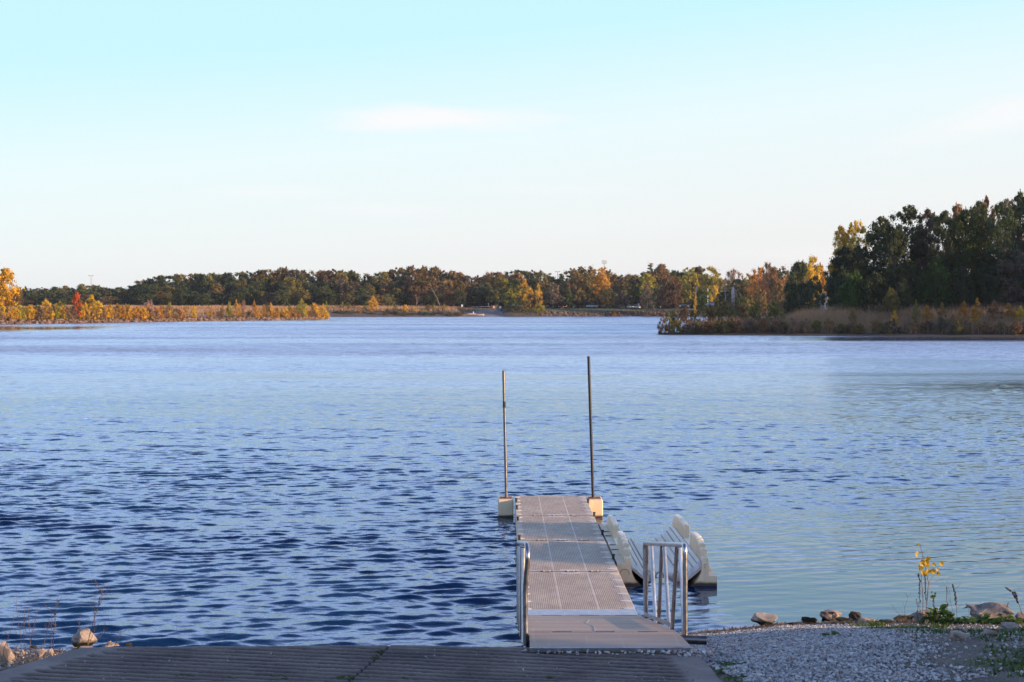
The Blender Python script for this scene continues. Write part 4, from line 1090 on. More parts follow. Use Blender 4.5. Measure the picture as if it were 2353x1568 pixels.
# litter line along the water and on the left bank
def litter(cx, cy, cz_, r, ln=.05):
    n = len(cx); a = r.uniform(0, 2 * PI, n); L = ln * (.3 + r.random(n)); w = .004 + .007 * r.random(n)
    d = np.stack([np.cos(a), np.sin(a), r.uniform(-.3, .6, n)], -1); q = np.stack([-np.sin(a), np.cos(a), r.uniform(-.4, .4, n)], -1)
    c = np.stack([cx, cy, cz_], -1)
    V = np.stack([c - q * w[:, None], c + q * w[:, None], c + d * L[:, None] + q * w[:, None] * .5, c + d * L[:, None] - q * w[:, None] * .5], 1)
    return V.reshape(-1, 3), np.arange(4 * n).reshape(n, 4)
n = 2600
cx = rr.uniform(2.2, 6.2, n); dd_ = np.abs(rr.normal(size=n)) * .10 + .02
cy = np.interp(cx, sxs, sys_) - dd_; V1, F1 = litter(cx, cy, zg(cx, cy) + .02 + .02 * rr.random(n), rr)
n = 5200
cx2 = rr.uniform(-8, -3.2, n); cy2 = rr.uniform(13, 19.2, n); l_, r_ = slab_edges(cy2); k = ((cx2 < l_ - .03) | (cy2 > 14.4)) & (cy2 < np.interp(cx2, sxs, sys_) - .05)
cx2, cy2 = cx2[k], cy2[k]; V2, F2 = litter(cx2, cy2, zg(cx2, cy2) + .05 * (vnoise(cx2, cy2, 2, 1.1, 4) - .5) + .02 + .03 * rr.random(len(cx2)), rr, .09)
Vl = np.concatenate([V1, V2]); Fl = np.concatenate([F1, F2 + len(V1)])
o = np_mesh("shore_litter", Vl, Fl, M_litter, attr={'v': np.repeat(rr.random(len(Fl)), 4)}); tag(o, "reddish dry leaves and twigs washed up along the water's edge", "litter", kind="stuff")
# ================================================================= TREES
def crown_mesh(seed, H, Rr, cb, shape, ncl, nleaf, ls, twig=0.0, clr=.26, flatc=.75):
    """leaf-sized faces gathered in clumps through the crown; returns the mesh and the clump centres"""
    r = np.random.default_rng(seed)
    t = r.random(ncl) ** .9
    a = r.uniform(0, 2 * PI, ncl)
    if shape == 'round': prof = np.sqrt(np.clip(1 - (2 * t - .9) ** 2 / 1.25, .05, 1))
    elif shape == 'dome': prof = np.sqrt(np.clip(1 - t ** 2.2, .06, 1)) * (.75 + .25 * np.clip(t / .25, 0, 1))
    elif shape == 'cone': prof = np.clip(1.0 - t ** 1.15, .04, 1) * (.6 + .4 * np.clip(t / .15, 0, 1))
    elif shape == 'spire': prof = np.clip(np.sin(PI * (t * .88 + .12)) ** .7, .05, 1)
    elif shape == 'vase': prof = .45 + .55 * np.sin(PI * np.clip(t * .75 + .1, 0, 1))
    elif shape == 'bush': prof = np.sqrt(np.clip(1 - t ** 2, .08, 1))
    rad = Rr * prof * np.clip(r.random(ncl), .02, 1) ** .45 * (.86 + .28 * r.random(ncl))
    cen = np.stack([rad * np.cos(a), rad * np.sin(a), H * (cb + (1 - cb) * t)], -1)
    cr = Rr * clr * (.55 + .9 * r.random(ncl)) * np.clip(prof, .35, 1)
    idx = r.integers(0, ncl, nleaf)
    d = r.normal(size=(nleaf, 3)); d /= np.linalg.norm(d, axis=1)[:, None]
    rr_ = cr[idx] * np.abs(r.normal(size=nleaf) * .48 + .55)
    p = cen[idx] + d * rr_[:, None] * np.array([1, 1, flatc])
    fz = r.random(nleaf) < .16          # loose leaves between the clumps
    j2 = r.integers(0, ncl, nleaf); mixp = cen[idx] + (cen[j2] - cen[idx]) * (r.random(nleaf) * .6)[:, None]
    near_ = np.linalg.norm(cen[j2] - cen[idx], axis=1) < Rr * .8
    p = np.where((fz & near_)[:, None], mixp + d * Rr * .07, p)
    p[:, 2] = np.maximum(p[:, 2], H * cb * .6 + .02 * H * r.random(nleaf))
    nrm = d * .9 + r.normal(size=(nleaf, 3)) * .6 + np.array([0, 0, .35])
    nrm /= np.linalg.norm(nrm, axis=1)[:, None]
    u = np.cross(nrm, r.normal(size=(nleaf, 3))); u /= np.linalg.norm(u, axis=1)[:, None] + 1e-9
    asp = np.ones(nleaf)
    if twig > 0:
        out = d + np.array([0, 0, .9]); out -= nrm * (out * nrm).sum(1)[:, None]; out /= np.linalg.norm(out, axis=1)[:, None] + 1e-9
        k = r.random(nleaf) < twig; u = np.where(k[:, None], out, u); asp = np.where(k, 6.0, 1.0)
    v = np.cross(nrm, u)
    s_ = ls * (.55 + .9 * r.random(nleaf))
    L = s_ * np.sqrt(asp); Wd = s_ / np.sqrt(asp) * .62
    Q = np.stack([p - u * L[:, None], p - v * Wd[:, None], p + u * L[:, None], p + v * Wd[:, None]], 1).reshape(-1, 3)
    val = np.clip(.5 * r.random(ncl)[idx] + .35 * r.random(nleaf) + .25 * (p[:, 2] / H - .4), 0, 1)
    return Q, np.arange(4 * nleaf).reshape(-1, 4), np.repeat(val, 4), cen
def trunk_mesh(seed, H, r0, cen, top=.8, nl=9, multi=1):
    rn = random.Random(seed); mb = MB()
    for m_ in range(multi):
        off = Vector((rn.uniform(-.4, .4), rn.uniform(-.4, .4), 0)) * (m_ > 0) * r0 * 3
        lean = Vector((rn.uniform(-.06, .06), rn.uniform(-.06, .06), 0)) * H * (1 + 1.5 * (multi > 1))
        pts = [off + lean * (t ** 1.4) + Vector((math.sin(t * 5 + seed) * .012 * H, math.cos(t * 4 + seed) * .012 * H, t * H * top)) for t in np.linspace(0, 1, 8)]
        mb.tube(pts, [r0 * (1.25 if i == 0 else 1) * (1 - .85 * i / 7) for i in range(8)], 6)
        order = sorted(range(len(cen)), key=lambda i: rn.random())[:nl]
        for i in order:
            c = Vector(cen[i]); zf_ = max(.12, min(.9, (c.z / (H * top)) * .62))
            j = zf_ * 7; a = pts[int(j)].lerp(pts[min(7, int(j) + 1)], j - int(j))
            mid = a.lerp(c, .5) + Vector((0, 0, -.03 * H))
            mb.tube([a, mid, c], [r0 * .38 * (1 - zf_ * .5), r0 * .22, r0 * .06], 4)
    return mb
M_bark = plain("bark", (0.075, 0.058, 0.048), .95, 0, .3, 4)
M_bark_pale = plain("pale_bark", (0.13, 0.11, 0.10), .95, 0, .3, 4)
PAL = {k: foliage_mat("foliage_" + k, a, b, .32, .8, j, mid) for k, (a, b, j, mid) in {
    'green_dark': ((.024, .038, .020), (.085, .105, .038), 1, None),
    'green': ((.030, .060, .014), (.10, .14, .03), 1, None),
    'olive': ((.055, .060, .022), (.17, .145, .045), 1, (.28, .20, .05)),
    'brown': ((.075, .055, .030), (.20, .130, .055), 1, (.38, .20, .05)),
    'greybrown': ((.065, .055, .042), (.18, .14, .095), 1, None),
    'orange': ((.20, .10, .024), (.48, .26, .045), .6, (.62, .38, .06)),
    'gold': ((.38, .21, .022), (.66, .42, .045), .4, (.75, .52, .07)),
    'yellowgreen': ((.10, .12, .022), (.33, .28, .045), .6, (.50, .38, .05)),
    'red': ((.45, .05, .02), (.60, .13, .03), .2, None),
    'pink': ((.17, .11, .085), (.34, .22, .16), .5, (.42, .24, .12)),
    'tan': ((.14, .095, .06), (.30, .20, .12), .6, None),
    'rust': ((.10, .062, .034), (.25, .15, .06), .8, (.38, .22, .06))}.items()}
PROTO = {}
def proto(key, seed, H, Rr, cb, shape, ncl, nleaf, ls, twig=0, clr=.26, r0=.2, top=.8, nl=9, multi=1):
    Q, Fq, val, cen = crown_mesh(seed, H, Rr, cb, shape, ncl, nleaf, ls, twig, clr)
    cm = bpy.data.meshes.new("crown")
    n = len(Fq)
    cm.vertices.add(4 * n); cm.vertices.foreach_set('co', Q.ravel()); cm.loops.add(4 * n); cm.loops.foreach_set('vertex_index', Fq.ravel().astype(np.int32))
    cm.polygons.add(n); cm.polygons.foreach_set('loop_start', np.arange(0, 4 * n, 4, dtype=np.int32)); cm.update(calc_edges=True)
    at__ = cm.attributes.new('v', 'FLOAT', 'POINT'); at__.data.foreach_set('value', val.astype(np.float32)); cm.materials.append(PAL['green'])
    mb = trunk_mesh(seed, H, r0, cen, top, nl, multi)
    tm = bpy.data.meshes.new("trunk"); tm.from_pydata(mb.v, [], mb.f); tm.update(); tm.materials.append(M_bark)
    PROTO[key] = (cm, tm, H, Rr, (Q, Fq, val))
for i in range(3): proto('round%d' % i, 10 + i, 16, 6.0, .10, 'round', 70, 4600, .42, clr=.30, r0=.28)
for i in range(2): proto('tall%d' % i, 20 + i, 18, 5.0, .14, 'vase', 70, 4200, .40, clr=.28, r0=.26, multi=1, nl=14)
proto('dome0', 30, 10, 5.2, .20, 'dome', 60, 3800, .30, clr=.20, r0=.24, nl=14, multi=2); proto('dome1', 31, 10, 5.0, .22, 'dome', 56, 3600, .30, clr=.20, r0=.24, nl=14)
proto('cone0', 40, 14, 4.2, .06, 'cone', 70, 3400, .36, clr=.20, r0=.2)
for i in range(2): proto('bare%d' % i, 50 + i, 15, 5.4, .28, 'round', 60, 1500, .40, twig=.95, clr=.26, r0=.22, nl=26)
for i in range(2): proto('spire%d' % i, 60 + i, 8, 2.3, .05, 'spire', 60, 2800, .22, twig=.3, clr=.30, r0=.09, nl=10)
for i in range(3): proto('bush%d' % i, 70 + i, 3, 2.0, .02, 'bush', 30, 1500, .16, twig=.4, clr=.30, r0=.05, top=.7, nl=8, multi=2)
for i in range(3): proto('big%d' % i, 80 + i, 20, 5.6, .22, 'round', 110, 17000, .25, clr=.28, r0=.26, nl=22)
for i in range(2): proto('bigtall%d' % i, 90 + i, 20, 4.8, .30, 'round', 95, 13000, .23, clr=.27, r0=.24, nl=22, multi=2)
for i in range(2): proto('under%d' % i, 95 + i, 9, 4.6, .02, 'bush', 70, 9000, .22, clr=.22, r0=.14, nl=10)
TREES = []
trn = random.Random(99)
def tree(px, top, Y, wpx, key, pal, label, name="tree", cat="tree", group=None, zb=None, base=None, rot=None, bark=None):
    cm, tm, H, Rr, _ = PROTO[key]
    if px < 752 and Y < 500: Y = max(Y, np.interp(px, [-29, 154, 401, 619, 743], [352, 372, 412, 452, 481]) + 3.5)
    x = at(px, 702, Y).x
    if base is not None: zb = 4.5 - (base - 702) / F * Y
    if zb is None: zb = max(0.2, float(z_far(x, Y)), float(z_isl(x, Y)), float(z_pen(x, Y)) if (x < -50 and Y < 500) else 0)
    ht = 4.5 - (top - 702) / F * Y - zb
    sz = ht / H * 1.05; sxy = wpx / F * Y / (2 * Rr) * 1.0
    e = empty(name, (x, Y, zb - .05), label, cat, group)
    e.rotation_euler = (0, 0, trn.uniform(0, 2 * PI) if rot is None else rot); e.scale = (sxy, sxy, sz)
    c = bpy.data.objects.new("crown", cm); link(c); c.parent = e
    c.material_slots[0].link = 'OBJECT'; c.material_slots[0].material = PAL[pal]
    t = bpy.data.objects.new("trunk", tm); link(t); t.parent = e
    if bark: t.material_slots[0].link = 'OBJECT'; t.material_slots[0].material = bark
    TREES.append(e); return e

# ---- the distant wood, three ranks deep
SKY = [(0, 668), (50, 665), (80, 667), (105, 668), (140, 662), (180, 662), (200, 656), (230, 660), (262, 662), (285, 666), (312, 655), (330, 643), (360, 639), (400, 635), (450, 632), (500, 630), (550, 629), (600, 627), (650, 621), (690, 629), (750, 626), (800, 629), (850, 633), (862, 640), (882, 628),
       (940, 621), (970, 619), (1000, 622), (1040, 630), (1080, 641), (1120, 633), (1150, 630), (1190, 628), (1235, 628), (1262, 636), (1290, 642), (1312, 626), (1360, 628), (1400, 630), (1435, 636), (1460, 633), (1490, 622), (1530, 622), (1560, 632), (1600, 630), (1650, 640), (1665, 652), (1720, 645), (1760, 632), (1800, 622), (1850, 612), (1900, 620)]
skx, sky_y = [a for a, b in SKY], [b for a, b in SKY]
def zone(px):
    for lim, txt in ((120, "behind the golden tree at the left edge"), (280, "near the left lamp mast"), (400, "at the left shoulder of the dark wood"), (560, "above the middle of the stony spit"),
                     (740, "above the spit's yellow tip"), (900, "above the lone gold tree"), (1060, "beside the pale leaning trunk"), (1180, "behind the paved launch apron"),
                     (1300, "behind the golden shore thicket"), (1440, "behind the car park's left half"), (1580, "behind the car park's right half"), (1700, "behind the utility poles"), (2000, "behind the reedy point")):
        if px < lim: return txt
def pick(px, rank):
    r = trn.random()
    if px < 280: return ('greybrown' if r < .35 else 'olive' if r < .7 else 'pink' if r < .85 else 'green_dark') if rank == 0 else ('greybrown' if r < .4 else 'green_dark' if r < .8 else 'brown')
    if px < 600: return 'green_dark' if r < .62 else 'olive' if r < .85 else 'brown'
    if px < 860: return ('brown' if r < .3 else 'olive' if r < .65 else 'green_dark' if r < .85 else 'greybrown') if rank == 0 else ('green_dark' if r < .55 else 'olive' if r < .8 else 'greybrown')
    if px < 1160: return ('brown' if r < .45 else 'rust' if r < .6 else 'olive' if r < .8 else 'greybrown') if rank == 0 else ('brown' if r < .4 else 'olive' if r < .65 else 'green_dark')
    if px < 1300: return 'olive' if r < .4 else 'green_dark' if r < .7 else 'yellowgreen' if r < .85 else 'brown'
    if px < 1660: return 'olive' if r < .35 else 'green_dark' if r < .65 else 'green' if r < .8 else 'brown'
    return 'brown' if r < .35 else 'green_dark' if r < .6 else 'pink' if r < .75 else 'olive'
DESC = {'green_dark': "dark green", 'olive': "olive green", 'brown': "brown leaved", 'greybrown': "greyish brown", 'pink': "nearly bare pinkish", 'rust': "rust coloured", 'yellowgreen': "yellowish green", 'green': "fresh green"}
for rank, (step, Y0, off, wmin, wmax) in enumerate(((15.5, 668, 0, 40, 58), (20, 648, 17, 34, 50), (21, 630, 40, 30, 44))):
    px = 20 + rank * 7
    while px < 1900:
        pj = px + trn.uniform(-5, 5)
        top = np.interp(pj, skx, sky_y) + trn.uniform(-3, 5)
        low = 703 if pj < 1150 else 708
        if rank: top = top + off * (low - top) / 76 + trn.uniform(-4, 9)
        Y = Y0 + trn.uniform(-8, 8)
        if pj > 1660: Y -= 130
        if pj < 280: Y += 20
        if 1060 < pj < 1500 and rank == 2: Y = 652
        pal = pick(pj, rank)
        key = ('bare%d' % trn.randint(0, 1)) if pal == 'pink' else trn.choice(['round0', 'round1', 'round2', 'tall0', 'tall1', 'round0'])
        w = trn.uniform(wmin, wmax) * (1 if pj > 280 or rank else .8)
        place = zone(pj)
        rk = ("skyline", "middle", "foremost")[rank]
        tree(pj, top, Y, w, key, pal, "%s %s tree %s" % (DESC[pal], rk, place) if rank != 1 else "%s tree mid depth %s" % (DESC[pal], place), group="%s trees, %s rank, %s" % (DESC[pal], rk, place))
        px += step * trn.uniform(.8, 1.2)
# the shady undergrowth that closes the wood below the crowns
def thicket(name, label, pts, h0, h1, depth, n, ls, pal, seed, zf):
    r = np.random.default_rng(seed); P = np.array(pts, float); sg = np.hypot(*np.diff(P, axis=0).T); cs = np.concatenate([[0], np.cumsum(sg)]); u = r.random(n) * cs[-1]
    x = np.interp(u, cs, P[:, 0]); y = np.interp(u, cs, P[:, 1]) + r.random(n) * depth
    h = h0 + (h1 - h0) * vnoise(x, y, seed, 7, 4) * 1.2; z = zf(x, y) + h * r.random(n) ** .8
    p = np.stack([x, y, z], -1); a = r.normal(size=(n, 3)); a /= np.linalg.norm(a, axis=1)[:, None]; b = np.cross(a, r.normal(size=(n, 3))); b /= np.linalg.norm(b, axis=1)[:, None]
    s_ = (ls * (.5 + r.random(n)))[:, None]
    Q = np.stack([p - a * s_, p - b * s_ * .7, p + a * s_, p + b * s_ * .7], 1).reshape(-1, 3)
    o = np_mesh(name, Q, np.arange(4 * n).reshape(-1, 4), PAL[pal], attr={'v': np.repeat(r.random(n), 4)}); tag(o, label, "undergrowth", kind="stuff")
thicket("undergrowth", "dark undergrowth filling the far wood below its crowns", [(-260, 662), (-60, 650), (2, 652), (110, 650), (150, 560), (190, 500)], 5, 10, 26, 60000, .55, 'green_dark', 31, lambda x, y: 3.0 + 0 * x)
thicket("undergrowth", "dark undergrowth behind the trunks of the right hand wood", [(61, 262), (75, 262), (110, 250)], 3.5, 9, 14, 26000, .34, 'green_dark', 32, z_isl)
# pale leaning trunk standing before the wood (two of them in the photo)
for (x0, y0, x1, y1, lab, w) in ((1010, 702, 985, 650, "pale leaning bare trunk in front of the brown wood", 1.2), (956.5, 700, 955, 676, "short white dead trunk in front of the dark wood above the spit's tip", 1.2)):
    a, b = at(x0, y0, 612), at(x1, y1, 612); e = empty("dead_tree", a, lab, "dead tree")
    MB().tube([a, a.lerp(b, .3) + Vector((.4, 0, 0)), a.lerp(b, .6) + Vector((.1, 0, 0)), b], [.35 * w / 2, .3 * w / 2, .22 * w / 2, .1], 6).build("trunk", M_bark_pale, e)
    MB().tube([a.lerp(b, .55), a.lerp(b, .85) + Vector((3, 0, 0))], [.12, .05], 5).build("branch", M_bark_pale, e)

# ---- single trees on the far shore, left peninsula and right
T = [  # px, top, Y, width px, kind, palette, label
 (10, 624, 372, 62, 'round0', 'gold', "big golden tree cut by the left edge of the picture"), (40, 664, 380, 24, 'bare0', 'rust', "thin brownish tree leaning against the big golden tree"), (-14, 640, 378, 56, 'round1', 'gold', "golden crown behind the big one at the left edge"),
 (71, 704, 366, 18, 'spire1', 'gold', "small gold sapling on the spit near the left edge"), (105, 691, 372, 36, 'bush0', 'gold', "rounded golden bush left of the red tree"), (139, 695, 380, 34, 'bush1', 'yellowgreen', "yellow green mound left of the red tree"),
 (176, 676, 378, 19, 'round0', 'red', "bright red leaved tree on the spit"), (178, 686, 374, 22, 'tall0', 'olive', "sparse olive tree under the red crown"), (211, 682, 370, 40, 'spire0', 'gold', "brightest golden tree, just right of the red tree"),
 (196, 700, 366, 22, 'bush2', 'gold', "small gold shrub at the left foot of the brightest golden tree"),
 (270, 700, 378, 24, 'bush0', 'orange', "rounded orange shrub right of the brightest golden tree"), (296, 701, 380, 11, 'spire1', 'yellowgreen', "tiny yellow green shrub right of the rounded orange shrub"), (343, 694, 392, 36, 'bush1', 'pink', "wide pinkish thicket at the middle of the spit"),
 (389, 698, 396, 20, 'bush2', 'yellowgreen', "olive yellow bush behind two gold saplings"), (386, 708, 388, 15, 'spire0', 'gold', "gold sapling in front of the olive yellow bush"), (371, 704, 388, 14, 'spire1', 'orange', "orange sapling left of the olive yellow bush"),
 (428, 705, 392, 11, 'spire1', 'orange', "slim orange sapling left of the knotty gold one"), (446, 704, 392, 16, 'spire0', 'gold', "knotty gold sapling alone on the bare stretch of the spit"), (483, 705, 410, 11, 'bush0', 'orange', "little orange bush standing alone on the dry grass of the spit"),
 (511, 700, 412, 9, 'spire0', 'rust', "narrow rusty shrub left of the yellow green bush on the spit"), (527, 697, 415, 18, 'bush1', 'yellowgreen', "yellow green bush in the middle cluster of the spit"), (543, 691, 420, 12, 'spire1', 'orange', "tallest orange sapling of the middle cluster"),
 (551, 699, 418, 9, 'spire0', 'orange', "lower orange sapling of the middle cluster"), (560, 692, 425, 12, 'bare1', 'pink', "bare grey sapling of the middle cluster"), (559, 717, 402, 11, 'spire0', 'gold', "small gold shrub right above the rocks of the spit"),
 (584, 693, 425, 10, 'spire1', 'orange', "pointed orange sapling right of the middle cluster"), (591, 705, 420, 13, 'spire0', 'orange', "broad orange sapling under the pointed one"), (606, 702, 422, 11, 'spire1', 'orange', "slim orange sapling halfway to the spit's tip"), (614, 697, 450, 14, 'bare0', 'greybrown', "bare grey shrub halfway to the spit's tip"),
 (622, 698, 425, 14, 'spire0', 'gold', "upright yellow sapling halfway to the spit's tip"), (637, 707, 428, 13, 'spire1', 'orange', "orange sapling, third from the spit's tip cluster"), (655, 708, 432, 18, 'bush1', 'gold', "gold bush left of the big yellow tip cluster"), (676, 708, 436, 26, 'bush0', 'orange', "wide orange bush in the yellow tip cluster"),
 (665, 701, 470, 9, 'spire1', 'yellowgreen', "tiny green shrub behind the yellow tip cluster"), (693, 689, 450, 25, 'spire0', 'yellowgreen', "tall yellow green sapling in the tip cluster"), (699, 706, 442, 20, 'spire1', 'gold', "gold sapling in front of the tall yellow green one"), (722, 700, 455, 28, 'bush2', 'gold', "large gold bush second from the spit's tip"),
 (742, 702, 462, 26, 'bush0', 'gold', "golden bush hanging over the water at the spit's tip"), (750, 695, 560, 11, 'spire1', 'yellowgreen', "small green sapling seen just past the spit's tip"),
 (787, 695, 590, 14, 'spire0', 'yellowgreen', "left one of the paired saplings on the far meadow"), (799, 696, 592, 15, 'spire1', 'olive', "right, browner one of the paired saplings on the far meadow"), (813, 700, 594, 8, 'bush0', 'rust', "tiny rusty bush right of the paired saplings"),
 (840, 694, 588, 14, 'spire1', 'yellowgreen', "loose green sapling left of the lone gold tree"), (857, 683, 586, 24, 'spire0', 'gold', "lone gold tree on the far meadow"), (826, 709, 580, 9, 'bush1', 'orange', "small orange bush at the bank left of the lone gold tree"),
 (909, 701, 590, 10, 'spire1', 'yellowgreen', "slim green sapling right of the lone gold tree"), (931, 702, 588, 18, 'bush2', 'gold', "golden bush on the far bank, right of the slim green sapling"), (953, 708, 588, 10, 'bush0', 'gold', "low gold bush right of the larger golden bush"), (890, 710, 584, 18, 'bush1', 'olive', "low olive bush on the far bank"),
 (984, 700, 592, 14, 'spire0', 'olive', "left one of two thin shrubs before the brown wood"), (996, 700, 594, 10, 'spire1', 'yellowgreen', "right, greener one of two thin shrubs before the brown wood"), (1020, 700, 594, 11, 'spire0', 'yellowgreen', "thin green shrub left of the rail fence"),
 (1183, 657, 604, 58, 'dome0', 'yellowgreen', "wide willowy tree forming the left half of the golden shore thicket"), (1170, 668, 612, 30, 'round1', 'green', "green crown at the back of the golden shore thicket"), (1206, 647, 603, 32, 'spire0', 'gold', "taller golden spire in the shore thicket"), (1237, 657, 603, 20, 'spire1', 'gold', "shorter golden spire in the shore thicket"),
 (1221, 668, 604, 38, 'dome1', 'brown', "brown rounded tree on the right of the shore thicket"), (1200, 690, 600, 50, 'bush0', 'olive', "low green skirt of bushes under the shore thicket"), (1240, 700, 600, 30, 'bush1', 'yellowgreen', "yellowish bush at the right foot of the shore thicket"), (1165, 700, 600, 30, 'bush2', 'green_dark', "dark bush at the left foot of the shore thicket"),
 (1271, 653, 615, 50, 'dome0', 'greybrown', "round greyish tree with several stems left of the green cone tree"), (1308, 664, 616, 32, 'cone0', 'green', "green cone shaped tree beside the road"), (1307, 646, 622, 17, 'cone0', 'rust', "reddish pointed top rising behind the green cone tree"),
 (1322, 622, 628, 34, 'tall0', 'brown', "tall brown poplar right of the cone tree"), (1343, 620, 630, 46, 'tall1', 'olive', "tall olive poplar with an orange side"), (1376, 620, 634, 46, 'tall0', 'orange', "orange tree below the floodlight mast"), (1392, 640, 640, 26, 'round2', 'orange', "orange crown right of the floodlight mast's foot"),
 (1402, 667, 607, 36, 'dome1', 'olive', "left willow of the shore pair"), (1426, 670, 608, 36, 'dome0', 'greybrown', "right willow of the shore pair"), (1412, 712, 603, 14, 'bush0', 'orange', "orange bush between the paired willows' trunks"),
 (1488, 657, 600, 38, 'dome1', 'greybrown', "dark grey willow standing alone right of the parked cars"), (1486, 634, 640, 44, 'round0', 'yellowgreen', "yellow green maple behind the dark grey willow"), (1512, 614, 645, 52, 'tall1', 'brown', "tall brown topped tree behind the tan willow"),
 (1524, 643, 604, 34, 'dome0', 'brown', "left tan willow by the reedy point"), (1551, 641, 602, 42, 'dome1', 'brown', "right tan willow by the reedy point with orange side"), (1583, 620, 620, 46, 'tall0', 'yellowgreen', "leftmost of the tall yellow green maples"), (1607, 618, 622, 40, 'round2', 'olive', "middle one of the tall yellow green maples"), (1634, 621, 610, 44, 'tall1', 'yellowgreen', "rightmost, most golden of the tall maples"),
 (1612, 668, 580, 38, 'round0', 'green', "lower green tree before the tall maples"), (1644, 660, 575, 28, 'dome0', 'gold', "low golden tree beside the leftmost utility pole"), (1598, 675, 570, 8, 'spire0', 'gold', "tiny bright yellow sapling before the lower green tree"),
 (1684, 627, 560, 52, 'bare0', 'pink', "bare pinkish tree behind the utility poles"), (1713, 645, 520, 42, 'round1', 'olive', "flat topped green tree right of the utility poles"), (1738, 622, 500, 42, 'tall0', 'orange', "orange tree with level boughs, left one of three"), (1762, 614, 495, 44, 'bare1', 'rust', "rusty tree with bare level boughs, middle one of three"),
 (1785, 622, 490, 44, 'tall1', 'rust', "rusty orange tree, right one of three"), (1745, 668, 430, 54, 'dome0', 'brown', "low brown thicket under the orange trees"), (1700, 680, 420, 46, 'bush0', 'green', "low green bushes at the back of the reedy point"), (1722, 684, 400, 40, 'bush1', 'olive', "olive bushes at the back of the reedy point"),
 (1835, 608, 360, 46, 'round2', 'green_dark', "dark green tree in front of the golden crown"), (1866, 601, 380, 40, 'tall1', 'gold', "golden crown peeking over the dark trees"), (1884, 612, 385, 26, 'round1', 'orange', "orange crown right of the golden one"), (1818, 640, 330, 42, 'under0', 'green_dark', "left dark round tree on the reedy point"), (1872, 640, 325, 60, 'under1', 'green_dark', "right dark round tree on the reedy point"),
 (1790, 655, 350, 36, 'round0', 'brown', "brown tree left of the dark round trees"), (1848, 655, 328, 40, 'round2', 'green_dark', "dark tree filling the gap between the dark round trees"), (1912, 655, 330, 32, 'bush2', 'yellowgreen', "yellowish bush beside the half hidden house")]
for (px, top, Y, w, k, p, lab) in T:
    small = w < 24 or k.startswith('bush')
    tree(px, top, Y, w, k, p, lab, name="shrub" if small else "tree", cat="shrub" if small else "tree", bark=M_bark_pale if k.startswith('bare') else None)
# continuous low thicket along the spit: many like bushes
for i in range(84):
    px = -30 + i * 5.3 + trn.uniform(-3, 3)
    tree(px, 701 + trn.uniform(0, 9) + max(0, (px - 230) * .02), 350 + trn.uniform(0, 45), trn.uniform(18, 30), 'bush%d' % trn.randint(0, 2), trn.choice(['tan', 'orange', 'tan', 'gold', 'gold', 'yellowgreen' if px < 150 else 'tan', 'olive' if px < 130 else 'orange']),
         "waist high autumn bush in the thicket on the spit, left of its bare stretch", name="shrub", cat="shrub", group="autumn bushes crowding the left half of the spit")
for i in range(36):
    px = 465 + i * 8 + trn.uniform(-4, 4)
    tree(px, 713 + trn.uniform(0, 6), 400 + trn.uniform(20, 75), trn.uniform(14, 22), 'bush%d' % trn.randint(0, 2), trn.choice(['gold', 'tan', 'orange', 'tan']),
         "low autumn bush scattered among the saplings toward the spit's tip", name="shrub", cat="shrub", group="low bushes among the saplings of the spit")
for i in range(34):
    px = 768 + i * 9 + trn.uniform(-3, 3)
    tree(px, 714 + trn.uniform(0, 6), 574 + (px - 760) * .04 + trn.uniform(0, 6), trn.uniform(12, 22), 'bush%d' % trn.randint(0, 2), trn.choice(['olive', 'rust', 'greybrown', 'olive', 'green_dark']),
         "dull low bush on the far bank below the meadow", name="shrub", cat="shrub", group="bushes lining the far bank left of the launch apron")
